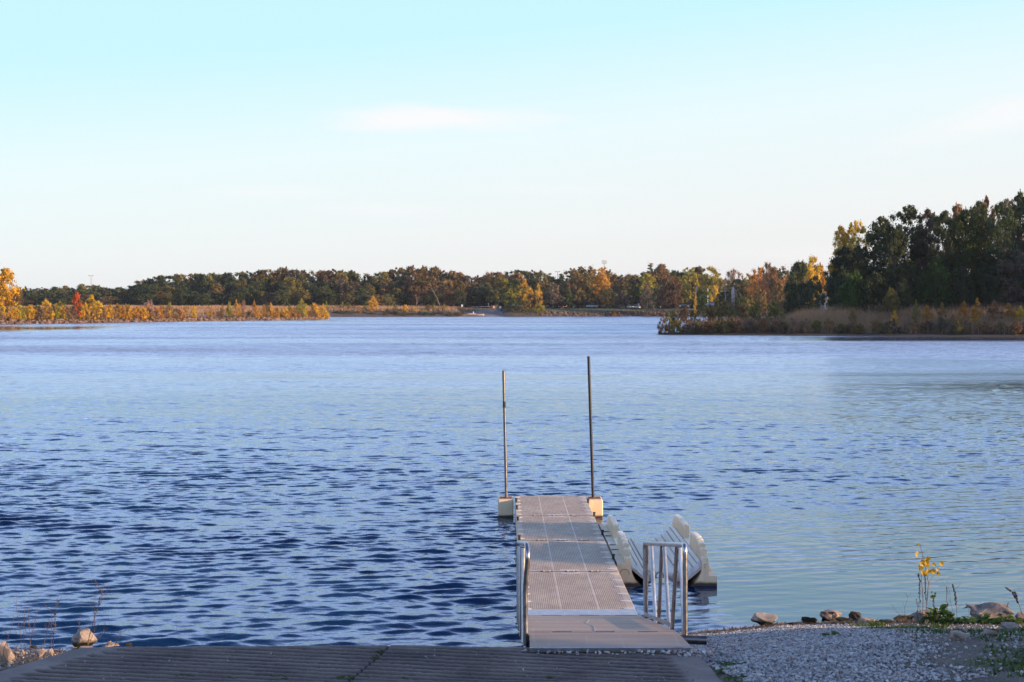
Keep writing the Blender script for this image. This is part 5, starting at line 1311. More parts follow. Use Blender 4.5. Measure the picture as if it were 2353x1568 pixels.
# ---- the tall wood on the right
RW = [(1922, 590, 262, 46, 'big0', 'green_dark', "small leafed dark tree at the wood's left corner"), (1940, 568, 258, 50, 'big1', 'green_dark', "dark tree second from the wood's left corner"), (1934, 520, 262, 46, 'bigtall1', 'gold', "left golden top glowing above the wood's left corner"), (1966, 506, 262, 50, 'bigtall0', 'gold', "taller golden top glowing above the wood's left corner"),
      (1978, 566, 250, 56, 'big2', 'green_dark', "dark tree right under the golden tops"), (2028, 497, 248, 74, 'big0', 'green_dark', "first tall tree of the right hand wood, flat crowned"), (2082, 470, 250, 72, 'bigtall0', 'green_dark', "tallest airy tree standing free above its neighbours"), (2062, 520, 244, 50, 'bigtall1', 'green_dark', "slender tree in front of the tallest airy one"),
      (2132, 482, 248, 62, 'bigtall1', 'greybrown', "thin crowned greyish tree right of the tallest airy one"), (2165, 486, 244, 60, 'big1', 'green_dark', "dense dark tree under the rusty orange top"), (2195, 472, 256, 56, 'round0', 'rust', "rusty orange top above the right hand wood"), (2215, 482, 244, 70, 'big2', 'green', "mossy green crown in the right hand wood"),
      (2250, 462, 250, 72, 'big0', 'green_dark', "broad dark crown near the right edge"), (2262, 452, 262, 50, 'round1', 'rust', "rust coloured top near the right edge"), (2300, 466, 242, 64, 'big1', 'green_dark', "dark crown third from the right edge"), (2318, 455, 254, 50, 'bigtall0', 'greybrown', "twiggy grey crown at the right edge"),
      (2350, 443, 250, 70, 'big2', 'green_dark', "highest dark crown cut by the right edge"), (2400, 440, 248, 80, 'big0', 'green_dark', "dark crown just past the right edge"), (2450, 445, 246, 80, 'big1', 'green_dark', "dark crown far past the right edge"),
      (1938, 612, 245, 44, 'under0', 'green_dark', "understory bush at the wood's left foot"), (1965, 622, 242, 60, 'under1', 'green', "green understory bush, second from the left foot"), (2010, 625, 240, 60, 'under0', 'green_dark', "dark understory bush left of the tall trunks"), (2046, 662, 236, 40, 'under1', 'olive', "small olive shrub before the tall trunks"),
      (2100, 600, 244, 60, 'under1', 'green_dark', "large understory bush right of the tall trunks"), (2150, 590, 240, 74, 'under0', 'green', "widest green understory bush"), (2205, 610, 240, 64, 'under1', 'green_dark', "dark understory bush in the middle of the wood's edge"), (2262, 600, 242, 66, 'under0', 'green_dark', "dark understory bush near the right edge"), (2325, 575, 236, 60, 'tall1', 'greybrown', "young grey green tree in front at the right edge"),
      (2298, 628, 238, 50, 'under1', 'green_dark', "low dark bush before the right edge"), (2345, 610, 242, 60, 'under0', 'green_dark', "dark bush at the very right edge"), (1985, 600, 256, 50, 'under1', 'olive', "olive bush deep between the first trunks"), (2075, 640, 238, 40, 'under0', 'green_dark', "low dark bush beneath the tallest airy tree"), (2180, 560, 262, 70, 'under0', 'brown', "brown crown deep inside the right hand wood"), (2110, 560, 266, 60, 'round0', 'rust', "rusty crown glimpsed between the tall trunks")]
for (px, top, Y, w, k, p, lab) in RW: tree(px, top + (702 - top) * .065, Y, w * 1.18, k, p, lab, name="tree" if not k.startswith('under') or w > 60 else "shrub", cat="tree" if not k.startswith('under') or w > 60 else "shrub")
# bushes at the end of the point and along its front
PT = [(1524, 728, 229.5, 26, 'bush0', 'rust'), (1545, 716, 231, 34, 'bush1', 'olive'), (1572, 712, 231, 36, 'bush2', 'rust'), (1600, 708, 232, 40, 'bush0', 'olive'), (1630, 703, 233, 40, 'bush1', 'rust'), (1662, 698, 234, 44, 'bush2', 'olive'), (1695, 698, 234, 44, 'bush0', 'rust'), (1556, 735, 229, 30, 'bush2', 'olive'), (1590, 738, 228, 34, 'bush0', 'greybrown'), (1625, 740, 227, 34, 'bush1', 'rust'), (1735, 700, 234, 44, 'bush1', 'olive'), (1780, 698, 234, 50, 'bush2', 'olive')]
for i, (px, top, Y, w, k, p) in enumerate(PT):
    tree(px, top, Y, w, k, p, "loose willow bush at the tip of the reedy point", name="shrub", cat="shrub", group="willow bushes at the tip of the reedy point")
for i in range(30):
    px = 1655 + i * 25 + trn.uniform(-9, 9)
    tree(px, 738 + trn.uniform(-8, 8), np.interp(px, [1600, 1700, 2000, 2353], [227.5, 225.5, 219.5, 211]) + trn.uniform(0, 2), trn.uniform(26, 44), 'bush%d' % trn.randint(0, 2), trn.choice(['tan', 'rust', 'olive', 'greybrown', 'rust']),
         "dull bush along the water side of the reedy point", name="shrub", cat="shrub", group="bushes along the water side of the reedy point")
OR = [(2056, 717, 20, 'gold', "single bright gold bush in the middle of the reeds"), (2130, 706, 26, 'orange', "orange bush in the reeds left of centre"), (2165, 700, 22, 'rust', "small rusty bush left of the orange cluster"), (2215, 697, 24, 'orange', "leftmost bush of the orange cluster on the right"), (2245, 690, 24, 'orange', "tallest bush of the orange cluster on the right"), (2285, 694, 34, 'rust', "wide bush in the middle of the orange cluster"),
      (2318, 700, 28, 'orange', "orange bush next to the right edge"), (2345, 706, 28, 'gold', "yellow orange bush cut by the right edge"), (2105, 693, 16, 'olive', "thin olive bush at the upper rim of the reeds"), (1960, 712, 20, 'rust', "small rusty bush in the left half of the reeds"), (2240, 722, 24, 'gold', "low yellow tinted bush under the orange cluster"), (2190, 725, 20, 'rust', "low rusty bush left under the orange cluster"), (1645, 690, 36, 'olive', "olive bush behind the point's willow bushes")]
for (px, top, w, p, lab) in OR: tree(px, top, 222 if px > 1700 else 240, w, 'spire%d' % trn.randint(0, 1), p, lab, name="shrub", cat="shrub")

# ---- grasses: uncountable
def meadow(name, label, n, fx, fy, zf, h0, h1, w, mat, seed, keep=None, lean=.25):
    r = np.random.default_rng(seed); x = r.uniform(*fx, n); y = r.uniform(*fy, n); z = zf(x, y); k = z > .25
    if keep is not None: k &= keep(x, y, r)
    x, y, z = x[k], y[k], z[k]; n = len(x)
    cl = .45 + 1.1 * vnoise(x, y, seed, 3.5, 4)
    b = np.stack([x, y, z - .05], -1)
    hh = (h0 + (h1 - h0) * r.random(n)) * cl
    V, Fq, kk = blades(b, hh, w * (.6 + .8 * r.random(n)), hh * lean * r.random(n), r, az=r.normal(size=n) * .8 + (r.random(n) < .5) * PI)
    val = np.clip(vnoise(x, y, seed + 3, 5, 4) * .9 + .3 * (r.random(n) - .5), 0, 1)
    o = np_mesh(name, V, Fq, mat, attr={'v': np.repeat(val, kk)}); tag(o, label, "grass", kind="stuff")
M_dryg = foliage_mat("dry_meadow_grass", (0.24, 0.14, 0.085), (0.42, 0.28, 0.17), .3)
M_reed = foliage_mat("point_reeds", (0.10, 0.064, 0.040), (0.34, 0.22, 0.125), .2, mid=(0.44, 0.25, 0.07))
meadow("spit_grass", "dry pinkish grass covering the stony spit", 60000, (-200, -55), (350, 492), z_pen, .7, 1.5, .16, M_dryg, 5, lambda x, y, r: z_pen(x, y) > 1.5)
meadow("meadow_grass", "dry pinkish meadow grass before the far wood", 42000, (-190, -4), (575, 632), z_far, .8, 1.4, .30, M_dryg, 6, lambda x, y, r: (z_far(x, y) > 2.2) & (1150 + F * x / y < 1090))
meadow("point_reeds", "dull brown reeds and weeds covering the right hand point", 120000, (20, 95), (196, 262), z_isl, .9, 2.0, .075, M_reed, 7, lambda x, y, r: (z_isl(x, y) > .38) & (x < .375 * y) & (r.random(len(x)) < smooth01((x - 27) / 6)))
M_riv = foliage_mat("bank_weeds", (0.05, 0.05, 0.022), (0.13, 0.10, 0.04), .2)
meadow("bank_weeds", "weedy growth on the far bank under the car park", 9000, (2, 130), (592, 628), z_far, .3, .9, .3, M_riv, 8, lambda x, y, r: (z_far(x, y) < 2.1))
# riprap
def rip(name, label, poly, zf, n, s0, s1, seed, inl=(0, 4)):
    r = np.random.default_rng(seed); P = np.array(poly, float)
    sg = np.hypot(*np.diff(P, axis=0).T); cs = np.concatenate([[0], np.cumsum(sg)]); u = r.random(n) * cs[-1]
    x = np.interp(u, cs, P[:, 0]); y = np.interp(u, cs, P[:, 1]); d = r.uniform(*inl, n); y = y + d; 
    z = np.maximum(zf(x, y), -.15); sz = s0 + (s1 - s0) * r.random(n) ** 2.5
    V, Fc = stones(np.stack([x, y, z + sz * .3], -1), sz, r, (1, .85, .7))
    o = np_mesh(name, V, Fc, RIP, attr={'v': np.repeat(r.random(n), 12)}); tag(o, label, "rocks", kind="stuff")
mm = NB("riprap_rock", .9, 0, .2); aa = mm.n('ShaderNodeAttribute'); aa.attribute_name = 'v'
mm.color(mm.mix(aa.outputs['Fac'], (0.05, 0.036, 0.03), (0.19, 0.13, 0.10))); RIP = mm.m
rip("riprap", "jumbled grey brown rocks along the edge of the spit", [(-160, 345), (-121, 352), (-108, 372), (-90, 412), (-70, 452), (-57, 481)], z_pen, 3600, .22, .70, 3, (-.5, 3.5))
rip("riprap", "grey rocks on the bank below the car park", [(16, 596), (30, 600), (62, 607), (100, 600)], z_far, 1800, .2, .6, 4, (0, 5))
# ================================================================= CARS, POLES AND SIGNS ON THE FAR SHORE
def carpaint(name, col):
    m = NB(name, .32, .1, .6); m.color(m.mix(m.ramp(m.noise(3, 3), .3, .7), tuple(c * .9 for c in col), tuple(min(1, c * 1.08) for c in col))); m.b.inputs['Coat Weight'].default_value = .5; return m.m
M_glass = plain("car_glass", (0.02, 0.025, 0.03), .12, 0, .1, 5, spec=.8)
M_tyre = plain("tyre", (0.02, 0.02, 0.02), .8)
M_rim = plain("wheel_rim", (0.5, 0.5, 0.5), .35, .6)
M_lampw = plain("head_lamp", (0.7, 0.7, 0.68), .2, 0, .05, 5)
M_lampr = plain("tail_lamp", (0.45, 0.03, 0.02), .3, 0, .1, 5)
def car(px, base, Y, heading, kind, col, label, scale=1.12):
    p = at(px, base, Y); p.z = max(float(z_far(p.x, p.y)), p.z - .2) + .12
    e = empty("parked_car" if kind != 'pickup' else "pickup_truck", (0, 0, 0), label, "car" if kind != 'pickup' else "pickup truck", "vehicles on the far shore road")
    M = carpaint("paint", col)
    L, Wd, Hh = {'sedan': (4.6, 1.8, 1.45), 'suv': (4.7, 1.9, 1.75), 'pickup': (5.7, 2.0, 1.9), 'hatch': (4.1, 1.75, 1.5)}[kind]
    belt = Hh * .58
    # body as a swept side profile
    prof = {'sedan': [(-.5, .28), (-.5, .52), (-.47, .60), (-.30, .63), (.26, .62), (.46, .53), (.5, .45), (.5, .28)],
            'hatch': [(-.5, .28), (-.5, .60), (-.45, .64), (.22, .62), (.45, .53), (.5, .45), (.5, .28)],
            'suv': [(-.5, .28), (-.5, .60), (-.47, .62), (.24, .60), (.46, .55), (.5, .48), (.5, .28)],
            'pickup': [(-.5, .32), (-.5, .60), (-.13, .60), (-.13, .61), (.22, .61), (.46, .58), (.5, .52), (.5, .30)]}[kind]
    def sw(pr, w0, w1, name, mat, par):
        k = len(pr); P = [(x * L, -w, z * Hh) for (x, z), w in zip(pr, [w0 if z < .5 else w1 for x, z in pr])] + [(x * L, w, z * Hh) for (x, z), w in zip(pr, [w0 if z < .5 else w1 for x, z in pr])]
        return MB().poly(P, [tuple(range(k)), tuple(range(2 * k - 1, k - 1, -1))] + [(i, k + i, k + (i + 1) % k, (i + 1) % k) for i in range(k)]).build(name, mat, par)
    body = sw(prof, Wd / 2, Wd / 2 * .95, "body", M, e)
    cab = {'sedan': [(-.34, .60), (-.22, .97), (.04, 1.0), (.24, .61)], 'hatch': [(-.47, .62), (-.40, .96), (.02, 1.0), (.23, .60)], 'suv': [(-.48, .60), (-.43, .97), (.06, 1.0), (.24, .59)], 'pickup': [(-.12, .60), (-.10, .97), (.10, 1.0), (.24, .60)]}[kind]
    sw([(x * .98, z * .965) for x, z in cab], Wd / 2 * .86, Wd / 2 * .82, "window", M_glass, e)
    ca, cb_ = cab[1], cab[2]
    sw([(ca[0] - .005, ca[1] - .03), (ca[0], ca[1] + .005), (cb_[0], cb_[1] + .005), (cb_[0] + .01, cb_[1] - .03)], Wd / 2 * .80, Wd / 2 * .80, "roof", M, e)
    if kind == 'pickup': MB().box(-.47 * L, -.15 * L, -Wd / 2 * .8, Wd / 2 * .8, .45 * Hh, .605 * Hh).build("cargo_bed", M_rub, e)
    for sx_ in (-.31, .32):
        for sy in (-1, 1):
            y0 = sy * Wd / 2 * .93
            w = MB().tube([(sx_ * L, y0 - .1, .34), (sx_ * L, y0 + .1, .34)], .34, 14).build("wheel", M_tyre, e)
            MB().tube([(sx_ * L, y0 + sy * .102, .34), (sx_ * L, y0 + sy * .112, .34)], .2, 10).build("rim", M_rim, w)
    for sy in (-1, 1):
        MB().box(.47 * L, .505 * L, sy * Wd * .36 - .16, sy * Wd * .36 + .16, .44 * Hh, .52 * Hh).build("headlight", M_lampw, e)
        MB().box(-.505 * L, -.49 * L, sy * Wd * .38 - .12, sy * Wd * .38 + .12, .46 * Hh, .56 * Hh).build("tail_light", M_lampr, e)
    e.location = p; e.rotation_euler = (0, 0, R(heading)); e.scale = (scale,) * 3
    return e
car(1286, 709, 646, -60, 'suv', (.70, .74, .80), "white and blue car seen end on left of the red hatchback")
car(1296, 709.5, 636, -150, 'hatch', (.40, .02, .03), "red hatchback under the round greyish tree")
car(1343, 707, 652, 200, 'pickup', (.03, .10, .17), "dark teal pickup parked left of the silver one")
car(1360, 709, 636, 238, 'pickup', (.62, .64, .68), "silver pickup out in the open on the road")
car(1394, 706, 645, 180, 'sedan', (.30, .30, .32), "grey car hidden behind the left willow of the pair")
car(1415, 706.5, 645, -30, 'suv', (.16, .22, .06), "lime green car between the two willows")
car(1436, 708, 642, -40, 'sedan', (.05, .09, .22), "dark blue car left of the two cars shining in the sun")
car(1441, 712, 626, -48, 'suv', (.60, .56, .50), "left one of the two cars shining in the sun")
car(1461, 711.5, 626, -50, 'sedan', (.55, .50, .42), "right one of the two cars shining in the sun")
car(1449, 705, 652, 150, 'pickup', (.03, .035, .06), "black pickup with raised rack behind the shining cars")
car(1478, 707, 646, 130, 'pickup', (.22, .02, .03), "maroon and white truck beside the dark grey willow")
car(1507, 707.5, 636, 232, 'pickup', (.70, .70, .72), "white pickup in front of the short wooden pole")
car(1571, 705, 600, 0, 'sedan', (.02, .03, .05), "dark car half hidden by the tan willows")
car(1639, 703, 560, -45, 'sedan', (.10, .20, .38), "blue car by the yellow sign with bright front")
car(1182, 706, 640, 0, 'suv', (.12, .13, .15), "dark car glimpsed through the shore thicket")
M_wood = plain("weathered_pole", (0.28, 0.20, 0.17), .9, 0, .2, 3)
M_grey = plain("painted_steel", (0.30, 0.33, 0.38), .5, .3, .1, 3)
M_white = plain("white_paint", (0.70, 0.72, 0.75), .5, 0, .08, 3)
M_blue = plain("blue_paint", (0.06, 0.22, 0.50), .5, 0, .1, 3)
M_yel = plain("sign_yellow", (0.75, 0.50, 0.04), .5, 0, .08, 3)
M_brn = plain("brown_paint", (0.20, 0.10, 0.07), .7, 0, .15, 3)
M_redp = plain("red_paint", (0.70, 0.05, 0.03), .5, 0, .1, 3)
def pole(px0, y0, px1, y1, Y, r0, r1, name, label, cat, mat, parts=None):
    a, b = at(px0, y0, Y), at(px1, y1, Y); e = empty(name, a, label, cat)
    MB().tube([a - Vector((0, 0, .5)), a.lerp(b, .5), b], [r0, (r0 + r1) / 2, r1], 8).build("pole", mat, e)
    if parts: parts(e, a, b)
    return e
def flood(e, a, b):
    MB().box(b.x - 1.1, b.x + 1.1, b.y - .08, b.y + .08, b.z - .8, b.z - .65).build("crossbar", M_grey, e)
    MB().box(b.x - 1.1, b.x + 1.1, b.y - .08, b.y + .08, b.z + .1, b.z + .25).build("crossbar", M_grey, e)
    for i in range(5):
        for j, zz in enumerate((-.65, .25)):
            MB().disc(b.x - 1.0 + .5 * i, b.y - .3, b.z + zz, b.z + zz + .5, .19, .16, 10).build("floodlight", M_grey, e)
pole(1389, 706, 1388.8, 602, 700, .28, .18, "floodlight_mast", "tall mast with a double row of floodlights over the car park trees", "floodlight mast", M_grey, flood)
def twin(e, a, b):
    MB().box(b.x - .9, b.x + .9, b.y - .1, b.y + .1, b.z - .1, b.z + .05).build("crossbar", M_grey, e)
    for s_ in (-1, 1): MB().box(b.x + s_ * .9 - .35, b.x + s_ * .9 + .35, b.y - .25, b.y + .2, b.z - .35, b.z + .15, .04).build("lamp_head", M_grey, e)
pole(1282, 700, 1281.5, 624, 760, .18, .10, "lamp_mast", "thin mast with small twin lamps between two crowns left of the tall poplars", "lamp mast", M_rust, twin)
pole(210, 700, 209.3, 633.5, 780, .22, .12, "lamp_mast", "thin mast with twin lamps above the trees right of the red tree", "lamp mast", M_wood, twin)
def xarm(e, a, b):
    MB().box(b.x - 1.6, b.x + 1.6, b.y - .08, b.y + .08, b.z - .9, b.z - .7).build("crossarm", M_wood, e)
pole(1669, 703, 1665.5, 664, 520, .20, .13, "utility_pole", "brown wooden utility pole with crossarm near the yellow sign", "utility pole", M_wood, xarm)
def trafo(e, a, b):
    MB().tube([b - Vector((0, 0, 2.4)), b - Vector((0, 0, 1.0))], .45, 12).build("transformer", M_grey, e)
pole(1684.5, 700, 1684.5, 659, 500, .26, .16, "utility_pole", "bluish utility pole carrying a grey transformer", "utility pole", M_grey, trafo)
pole(1681.8, 700, 1681.5, 669, 503, .14, .12, "utility_pole", "thin bluish pole left of the transformer pole", "utility pole", M_grey)
pole(1686.8, 700, 1688, 662, 498, .15, .12, "utility_pole", "pale wooden pole leaning right of the transformer pole", "utility pole", M_wood)
pole(1692, 696, 1691, 667, 510, .12, .10, "utility_pole", "dim pole right of the cluster of poles", "utility pole", M_wood)
pole(1506.5, 709, 1507.5, 683, 628, .18, .14, "utility_pole", "short grey wooden pole before the white pickup", "utility pole", M_wood)
pole(1600, 700, 1600.5, 656, 615, .22, .18, "utility_pole", "grey pole seen among the tall yellow green maples", "utility pole", M_grey)
pole(1626.5, 703, 1626.5, 663, 590, .14, .12, "utility_pole", "thin pale pole before the most golden maple", "utility pole", M_white)
for i, (yl, yr) in enumerate(((668, 667), (676, 671), (680, 672))):
    a, b = at(1640, yl + 2, 560), at(1667, yr, 520); w = [a.lerp(b, t) - Vector((0, 0, .9 * 4 * t * (1 - t) * .3)) for t in np.linspace(0, 1, 7)]
    o = MB().tube(w, .045, 5).build("wire", M_rub); tag(o, ("upper", "middle", "lower")[i] + " wire running left from the brown utility pole", "wire")
def sign(px, top, bot, Y, w, h, mat, label, shape='rect', base=709, name="road_sign"):
    a = at(px, base, Y); b = at(px, top, Y); e = empty(name, a, label, "sign")
    MB().tube([a - Vector((0, 0, .3)), b - Vector((0, 0, h * .1))], .06, 6).build("post", M_wood, e)
    hh = h / 2; c = b - Vector((0, .1, hh))
    if shape == 'rect': MB().box(c.x - w / 2, c.x + w / 2, c.y - .03, c.y + .03, c.z - hh, c.z + hh).build("sign_panel", mat, e)
    else:
        P = [(c.x - w / 2, c.y - .03, c.z), (c.x, c.y - .03, c.z - hh), (c.x + w / 2, c.y - .03, c.z), (c.x, c.y - .03, c.z + hh)]; P += [(p[0], p[1] + .06, p[2]) for p in P]
        MB().poly(P, [(0, 1, 2, 3), (7, 6, 5, 4)] + [(i, i + 4, (i + 1) % 4 + 4, (i + 1) % 4) for i in range(4)]).build("sign_panel", mat, e)
sign(1662.5, 695, 699, 530, .75, .85, M_yel, "yellow rectangular road sign left of the brown utility pole", base=704)
sign(1676.5, 696.5, 702, 530, 1.0, 1.0, M_white, "pale diamond shaped sign between the utility poles", 'dia', base=704)
sign(1467, 697.5, 703, 640, .9, 1.2, M_grey, "grey blue sign panel behind the shining cars", base=708)
sign(1061.7, 700.5, 704, 606, .7, .8, M_white, "small white sign on the far meadow", base=706)
sign(1122.5, 697.5, 700, 622, .3, .9, M_grey, "narrow grey sign above the rail fence", base=708)
sign(1088, 716.5, 719, 596, .35, .7, M_white, "white marker on a post above the beached boat", base=723)
sign(1097, 705, 707, 615, .5, .5, M_grey, "low grey sign behind the rail fence", base=708)
pole(1151.3, 713.5, 1151.2, 703.5, 612, .10, .10, "white_post", "white post at the top of the launch apron", "post", M_white)
# kiosk
a = at(1134.5, 712, 618); e = empty("notice_board", a, "brown notice board with a white sheet at the top of the launch apron", "notice board")
MB().box(a.x - .9, a.x + .9, a.y - .08, a.y + .08, a.z + .2, a.z + 1.7).build("board", M_brn, e)
for s_ in (-1, 1): MB().tube([(a.x + s_ * .95, a.y, a.z - .3), (a.x + s_ * .95, a.y, a.z + 1.8)], .06, 6).build("post", M_brn, e)
MB().box(a.x - .15, a.x + .3, a.y - .12, a.y - .082, a.z + .75, a.z + 1.5).build("paper_sheet", M_white, e)
# blue portable box / cooler cart
a = at(1151, 712.5, 616); e = empty("utility_cart", a, "small blue and white cart beside the white post", "cart")
MB().box(a.x - .9, a.x + .7, a.y - .4, a.y + .4, a.z + .35, a.z + .9, .08).build("body", M_blue, e)
MB().box(a.x - .6, a.x + .2, a.y - .35, a.y + .35, a.z + .9, a.z + 1.3, .1).build("canopy", M_white, e)
for s_ in (-.6, .45): MB().tube([(a.x + s_, a.y - .45, a.z + .25), (a.x + s_, a.y - .3, a.z + .25)], .25, 10).build("wheel", M_tyre, e)
# rail fence
a, b = at(1084, 712, 612), at(1126, 711, 618); e = empty("rail_fence", a, "pale two rail wooden fence behind the launch apron", "fence")
M_rail = plain("pale_timber", (0.48, 0.36, 0.30), .8, 0, .15, 3)
for z in (1.15, .35):
    MB().tube([a + Vector((0, 0, z)), b + Vector((0, 0, z))], .11, 6).build("rail", M_rail, e)
for i in range(5):
    q = a.lerp(b, i / 4); MB().tube([q - Vector((0, 0, .3)), q + Vector((0, 0, 1.3))], .10, 6).build("post", M_wood, e)
a, b = at(1137, 711, 622), at(1150, 711, 622); e = empty("rail_fence", a, "short dim fence piece right of the notice board", "fence")
for z in (1.15, .6): MB().tube([a + Vector((0, 0, z)), b + Vector((0, 0, z))], .08, 6).build("rail", M_grey, e)
for i in range(3):
    q = a.lerp(b, i / 2); MB().tube([q - Vector((0, 0, .3)), q + Vector((0, 0, 1.25))], .08, 6).build("post", M_wood, e)
# bollards on the road edge
for i, px in enumerate((1290, 1319, 1332, 1345, 1385, 1398)):
    a = at(px, 711.5, 628); o = MB().tube([a - Vector((0, 0, .4)), a + Vector((0, 0, .75)), a + Vector((0, 0, .82))], [.14, .14, .05], 8).build("bollard", M_wood, loc=tuple(a))
    tag(o, "dark wooden bollard on the grass side of the far road", "bollard", "wooden bollards beside the far road")
# red drum / person in red seen at the roadside
a = at(1522.5, 708, 630)
def person(name, a, label, top, legs, h=1.72):
    e = empty(name, a, label, "person")
    me = bpy.data.meshes.new("body"); 
    J = [((0, 0, .53), .13), ((0, 0, .72), .12), ((0, 0, .82), .07), ((0, 0, .90), .09), ((0, 0, .97), .08), ((.06, 0, .5), .085), ((.07, 0, .28), .06), ((.08, .02, .03), .045), ((-.06, 0, .5), .085), ((-.07, 0, .28), .06), ((-.08, .02, .03), .045), ((.12, 0, .79), .055), ((.16, 0, .62), .042), ((.15, -.05, .48), .032), ((-.12, 0, .79), .055), ((-.16, 0, .62), .042), ((-.15, -.05, .48), .032)]
    E = [(0, 1), (1, 2), (2, 3), (3, 4), (0, 5), (5, 6), (6, 7), (0, 8), (8, 9), (9, 10), (1, 11), (11, 12), (12, 13), (1, 14), (14, 15), (15, 16)]
    me.from_pydata([tuple(c * h for c in p) for p, r in J], E, []); o = bpy.data.objects.new("body", me); link(o); o.parent = e
    md = o.modifiers.new("skin", 'SKIN')
    for v, (p, r) in zip(me.skin_vertices[0].data, J): v.radius = (r * h * .8,) * 2
    me.skin_vertices[0].data[0].use_root = True
    sb = o.modifiers.new("sub", 'SUBSURF'); sb.levels = sb.render_levels = 1
    m = NB("clothing", .9); s_ = m.n('ShaderNodeSeparateXYZ'); m.L(m.co.outputs['Object'], s_.inputs[0])
    c = m.mix(m.math('GREATER_THAN', s_.outputs[2], .5 * h), legs, top); c = m.mix(m.math('GREATER_THAN', s_.outputs[2], .84 * h), c, (.35, .2, .15)); c = m.mix(m.math('GREATER_THAN', s_.outputs[2], .95 * h), c, (.05, .03, .02)); m.color(c); me.materials.append(m.m)
    return e
person("person", a, "person in bright red clothes standing right of the white pickup", (.75, .05, .03), (.55, .06, .04))
person("person", at(1320, 709, 640), "person in pale clothes standing under the tall poplars", (.42, .32, .42), (.08, .09, .14))
# beached boat
a = at(1088, 726.6, 589); e = empty("boat", a, "low tan motor boat lying at the water's edge on the launch apron", "boat")
Lb = 8.4; P = []; Fc = []
st = [(-.5, .30, .75), (-.3, .34, .78), (0, .34, .80), (.25, .28, .88), (.42, .13, 1.0), (.5, .01, 1.1)]
for (t, w, h) in st:
    for (fx, fz) in ((-1, 1), (-.75, .35), (0, 0), (.75, .35), (1, 1)): P.append((a.x + t * Lb, a.y + fx * w * 2.6, a.z + .05 + fz * h * .75))
for i in range(5):
    for j in range(4): Fc.append((i * 5 + j, i * 5 + j + 1, (i + 1) * 5 + j + 1, (i + 1) * 5 + j))
Fc.append((0, 1, 2, 3, 4)); 
for i in range(5): Fc.append((i * 5, (i + 1) * 5, (i + 1) * 5 + 4, i * 5 + 4))
MB().poly(P, Fc).build("hull", plain("boat_hull", (0.34, 0.27, 0.22), .5), e)
MB().box(a.x - 1.9, a.x + .9, a.y - .6, a.y + .6, a.z + .6, a.z + 1.05, .1).build("seat_cover", plain("boat_cover", (0.42, 0.32, 0.24), .7), e)
MB().box(a.x + 1.4, a.x + 1.5, a.y - .6, a.y + .6, a.z + .65, a.z + 1.3).build("windscreen", M_glass, e)
MB().box(a.x - 4.6, a.x - 4.2, a.y - .2, a.y + .2, a.z + .0, a.z + 1.1, .06).build("outboard_motor", M_rub, e)
# far jetty with two poles
a, b = at(1294, 726.8, 601), at(1388, 722.5, 606); e = empty("far_jetty", a, "long low tan floating jetty at the foot of the far bank", "jetty")
q = [a, a.lerp(b, .62), b]; q[0].z = .35; q[1].z = .4; q[2].z = 1.2
P = []
for p in q: P += [(p.x, p.y - 1.1, p.z), (p.x, p.y + .9, p.z), (p.x, p.y + .9, p.z - .45), (p.x, p.y - 1.1, p.z - .45)]
MB().poly(P, [(0, 1, 2, 3), (11, 10, 9, 8)] + [(i * 4 + j, (i + 1) * 4 + j, (i + 1) * 4 + (j + 1) % 4, i * 4 + (j + 1) % 4) for i in range(2) for j in range(4)]).build("deck", M_side, e)
for (x0, y0, x1, y1, lab) in ((1296, 727, 1292.7, 717.5, "left leaning pole of the far jetty"), (1301.3, 727, 1300.8, 714.5, "right upright pole of the far jetty")):
    pole(x0, y0, x1, y1, 601, .09, .08, "mooring_pole", lab, "pole", M_grey)
# log on the point's shore
a = at(3040 / 1.632 + 940 * .2344, 428.9 + 1462 * .2344, 219); e = empty("driftwood", a, "forked pale driftwood at the water's edge of the reedy point", "driftwood")
MB().tube([a, a + Vector((-.5, 0, .9))], [.07, .03], 6).build("branch", M_bark_pale, e); MB().tube([a + Vector((-1.2, 0, .02)), a + Vector((.8, 0, .1))], [.06, .05], 6).build("log", M_bark_pale, e)
# the house half hidden at the left foot of the right hand wood
a = at(1913, 702, 360); e = empty("house", (a.x, 360, 3.0), "small grey house half hidden by yellow bushes at the wood's left corner", "house")
x, y = a.x, 360
MB().box(x - 2.6, x + 5, y - 3, y + 4, 3.0, 6.0).build("wall", plain("house_siding", (0.17, 0.18, 0.21), .8), e)
rf = MB().poly([(x - 3.1, y - 3.6, 5.9), (x + 5.5, y - 3.6, 5.9), (x + 5.5, y + 4.6, 5.9), (x - 3.1, y + 4.6, 5.9), (x - 3.1, y + .5, 7.6), (x + 5.5, y + .5, 7.6)], [(0, 1, 5, 4), (2, 3, 4, 5), (0, 4, 3), (1, 2, 5), (3, 2, 1, 0)]).build("roof", plain("house_roof", (0.20, 0.19, 0.20), .8), e)
MB().box(x - 2.2, x - 1.0, y - 3.06, y - 3.001, 4.0, 5.2).build("window", M_glass, e)
MB().box(x + 1.6, x + 2.8, y - 3.06, y - 3.001, 4.0, 5.2).build("window", M_glass, e)
MB().box(x - .3, x + .7, y - 3.06, y - 3.001, 3.0, 5.1).build("door", M_brn, e)

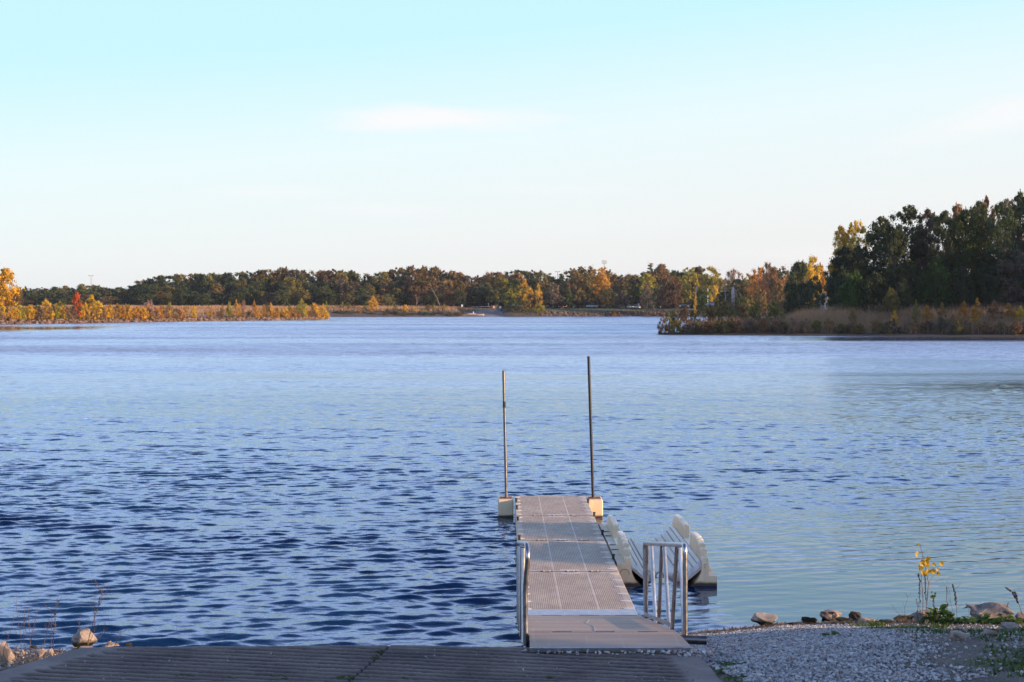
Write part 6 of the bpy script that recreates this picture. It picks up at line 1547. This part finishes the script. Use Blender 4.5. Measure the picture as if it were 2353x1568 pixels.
# ================================================================= THE REST OF THE NEAR SHORE'S WOOD, right of the camera: it stands between the sun and the ramp; the hedge is added
def woods(name, label, spots, seed):
    r = random.Random(seed); VV, FF, AA, TV, TF = [], [], [], [], []
    nb = 0
    for (x, y, h, w) in spots:
        key = r.choice(['big0', 'big1', 'big2', 'round0', 'round1']); Q, Fq, val = PROTO[key][4]; H, Rr = PROTO[key][2], PROTO[key][3]
        a = r.uniform(0, 6.28); ca, sa = math.cos(a), math.sin(a); s1 = w / (2 * Rr); s2 = h / H
        X = Q[:, 0] * ca - Q[:, 1] * sa; Y_ = Q[:, 0] * sa + Q[:, 1] * ca
        VV.append(np.stack([X * s1 + x, Y_ * s1 + y, Q[:, 2] * s2 + 1.5], -1)); FF.append(Fq + nb); AA.append(val); nb += len(Q)
    o = np_mesh(name, np.concatenate(VV), np.concatenate(FF), PAL['green_dark'], attr={'v': np.concatenate(AA)}); tag(o, label, "wood", kind="stuff")
SL = -math.tan(R(SUN_BACK))
TE = math.tan(R(SUN_EL)) / math.cos(R(SUN_BACK))
sp = []
for x in (32, 40, 49, 59):
    yt = 14.2 + SL * x
    for j in range(4): sp.append((x + random.Random(x + j).uniform(-2, 2), yt - 4.4 - j * 7.0, 13 + .21 * x * .5, 9.0))
woods("near_wood", "dark wood on the near shore outside the right edge of the picture", sp, 1)
sp = [(36, 27.0 + SL * 35, 9.6, 1.7), (36, 24.5 + SL * 35, 9.4, 1.6)]
woods("near_wood", "young trees on the near shore outside the right edge of the picture", sp, 2)
rh = np.random.default_rng(4); n = 34000
c_ = rh.uniform(13.6, 20.2, n); hx = rh.uniform(29.4, 30.6, n)
top = .22 + (19.9 - c_) * .150 + (30 - 1) * TE + .22 * (vnoise(c_, c_ * 0, 8, .9, 3) - .5)  # added hedge, top shaped to shade the gravel and clear the gangway
hz_ = 1.2 + (top - 1.2) * rh.random(n) ** .8
p = np.stack([hx, c_ + SL * hx, hz_], -1); a = rh.normal(size=(n, 3)); a /= np.linalg.norm(a, axis=1)[:, None]; b = np.cross(a, rh.normal(size=(n, 3))); b /= np.linalg.norm(b, axis=1)[:, None]
s_ = (.11 * (.6 + rh.random(n)))[:, None]
o = np_mesh("shade_hedge", np.stack([p - a * s_, p - b * s_ * .7, p + a * s_, p + b * s_ * .7], 1).reshape(-1, 3), np.arange(4 * n).reshape(-1, 4), PAL['green_dark'], attr={'v': np.repeat(rh.random(n), 4)}); tag(o, "added unseen hedge shaping the shade on the gravel, right of the picture", "undergrowth", kind="stuff")
sp = []
r_ = random.Random(8)
for i in range(26):
    t = i / 25; sp.append((112 + 20 * t + r_.uniform(-5, 5) + (i % 2) * 14, 205 + 120 * t - (i % 2) * 8, 20 + r_.uniform(-2, 3), 13))
woods("point_wood", "rest of the right hand wood beyond the right edge of the picture", sp, 3)

# ---- the evening air
HAZE = 0.00006
mz = bpy.data.materials.new("evening_air"); mz.use_nodes = True; tz = mz.node_tree; tz.nodes.clear()
oz = tz.nodes.new('ShaderNodeOutputMaterial'); vz = tz.nodes.new('ShaderNodeVolumePrincipled'); tz.links.new(vz.outputs[0], oz.inputs['Volume'])
vz.inputs['Color'].default_value = (0.72, 0.82, 1.0, 1); vz.inputs['Density'].default_value = HAZE; vz.inputs['Anisotropy'].default_value = 0.2
hz2 = MB().box(-7300, 7300, -2300, 7300, -3.2, 45).build("haze", mz); tag(hz2, kind="stuff")
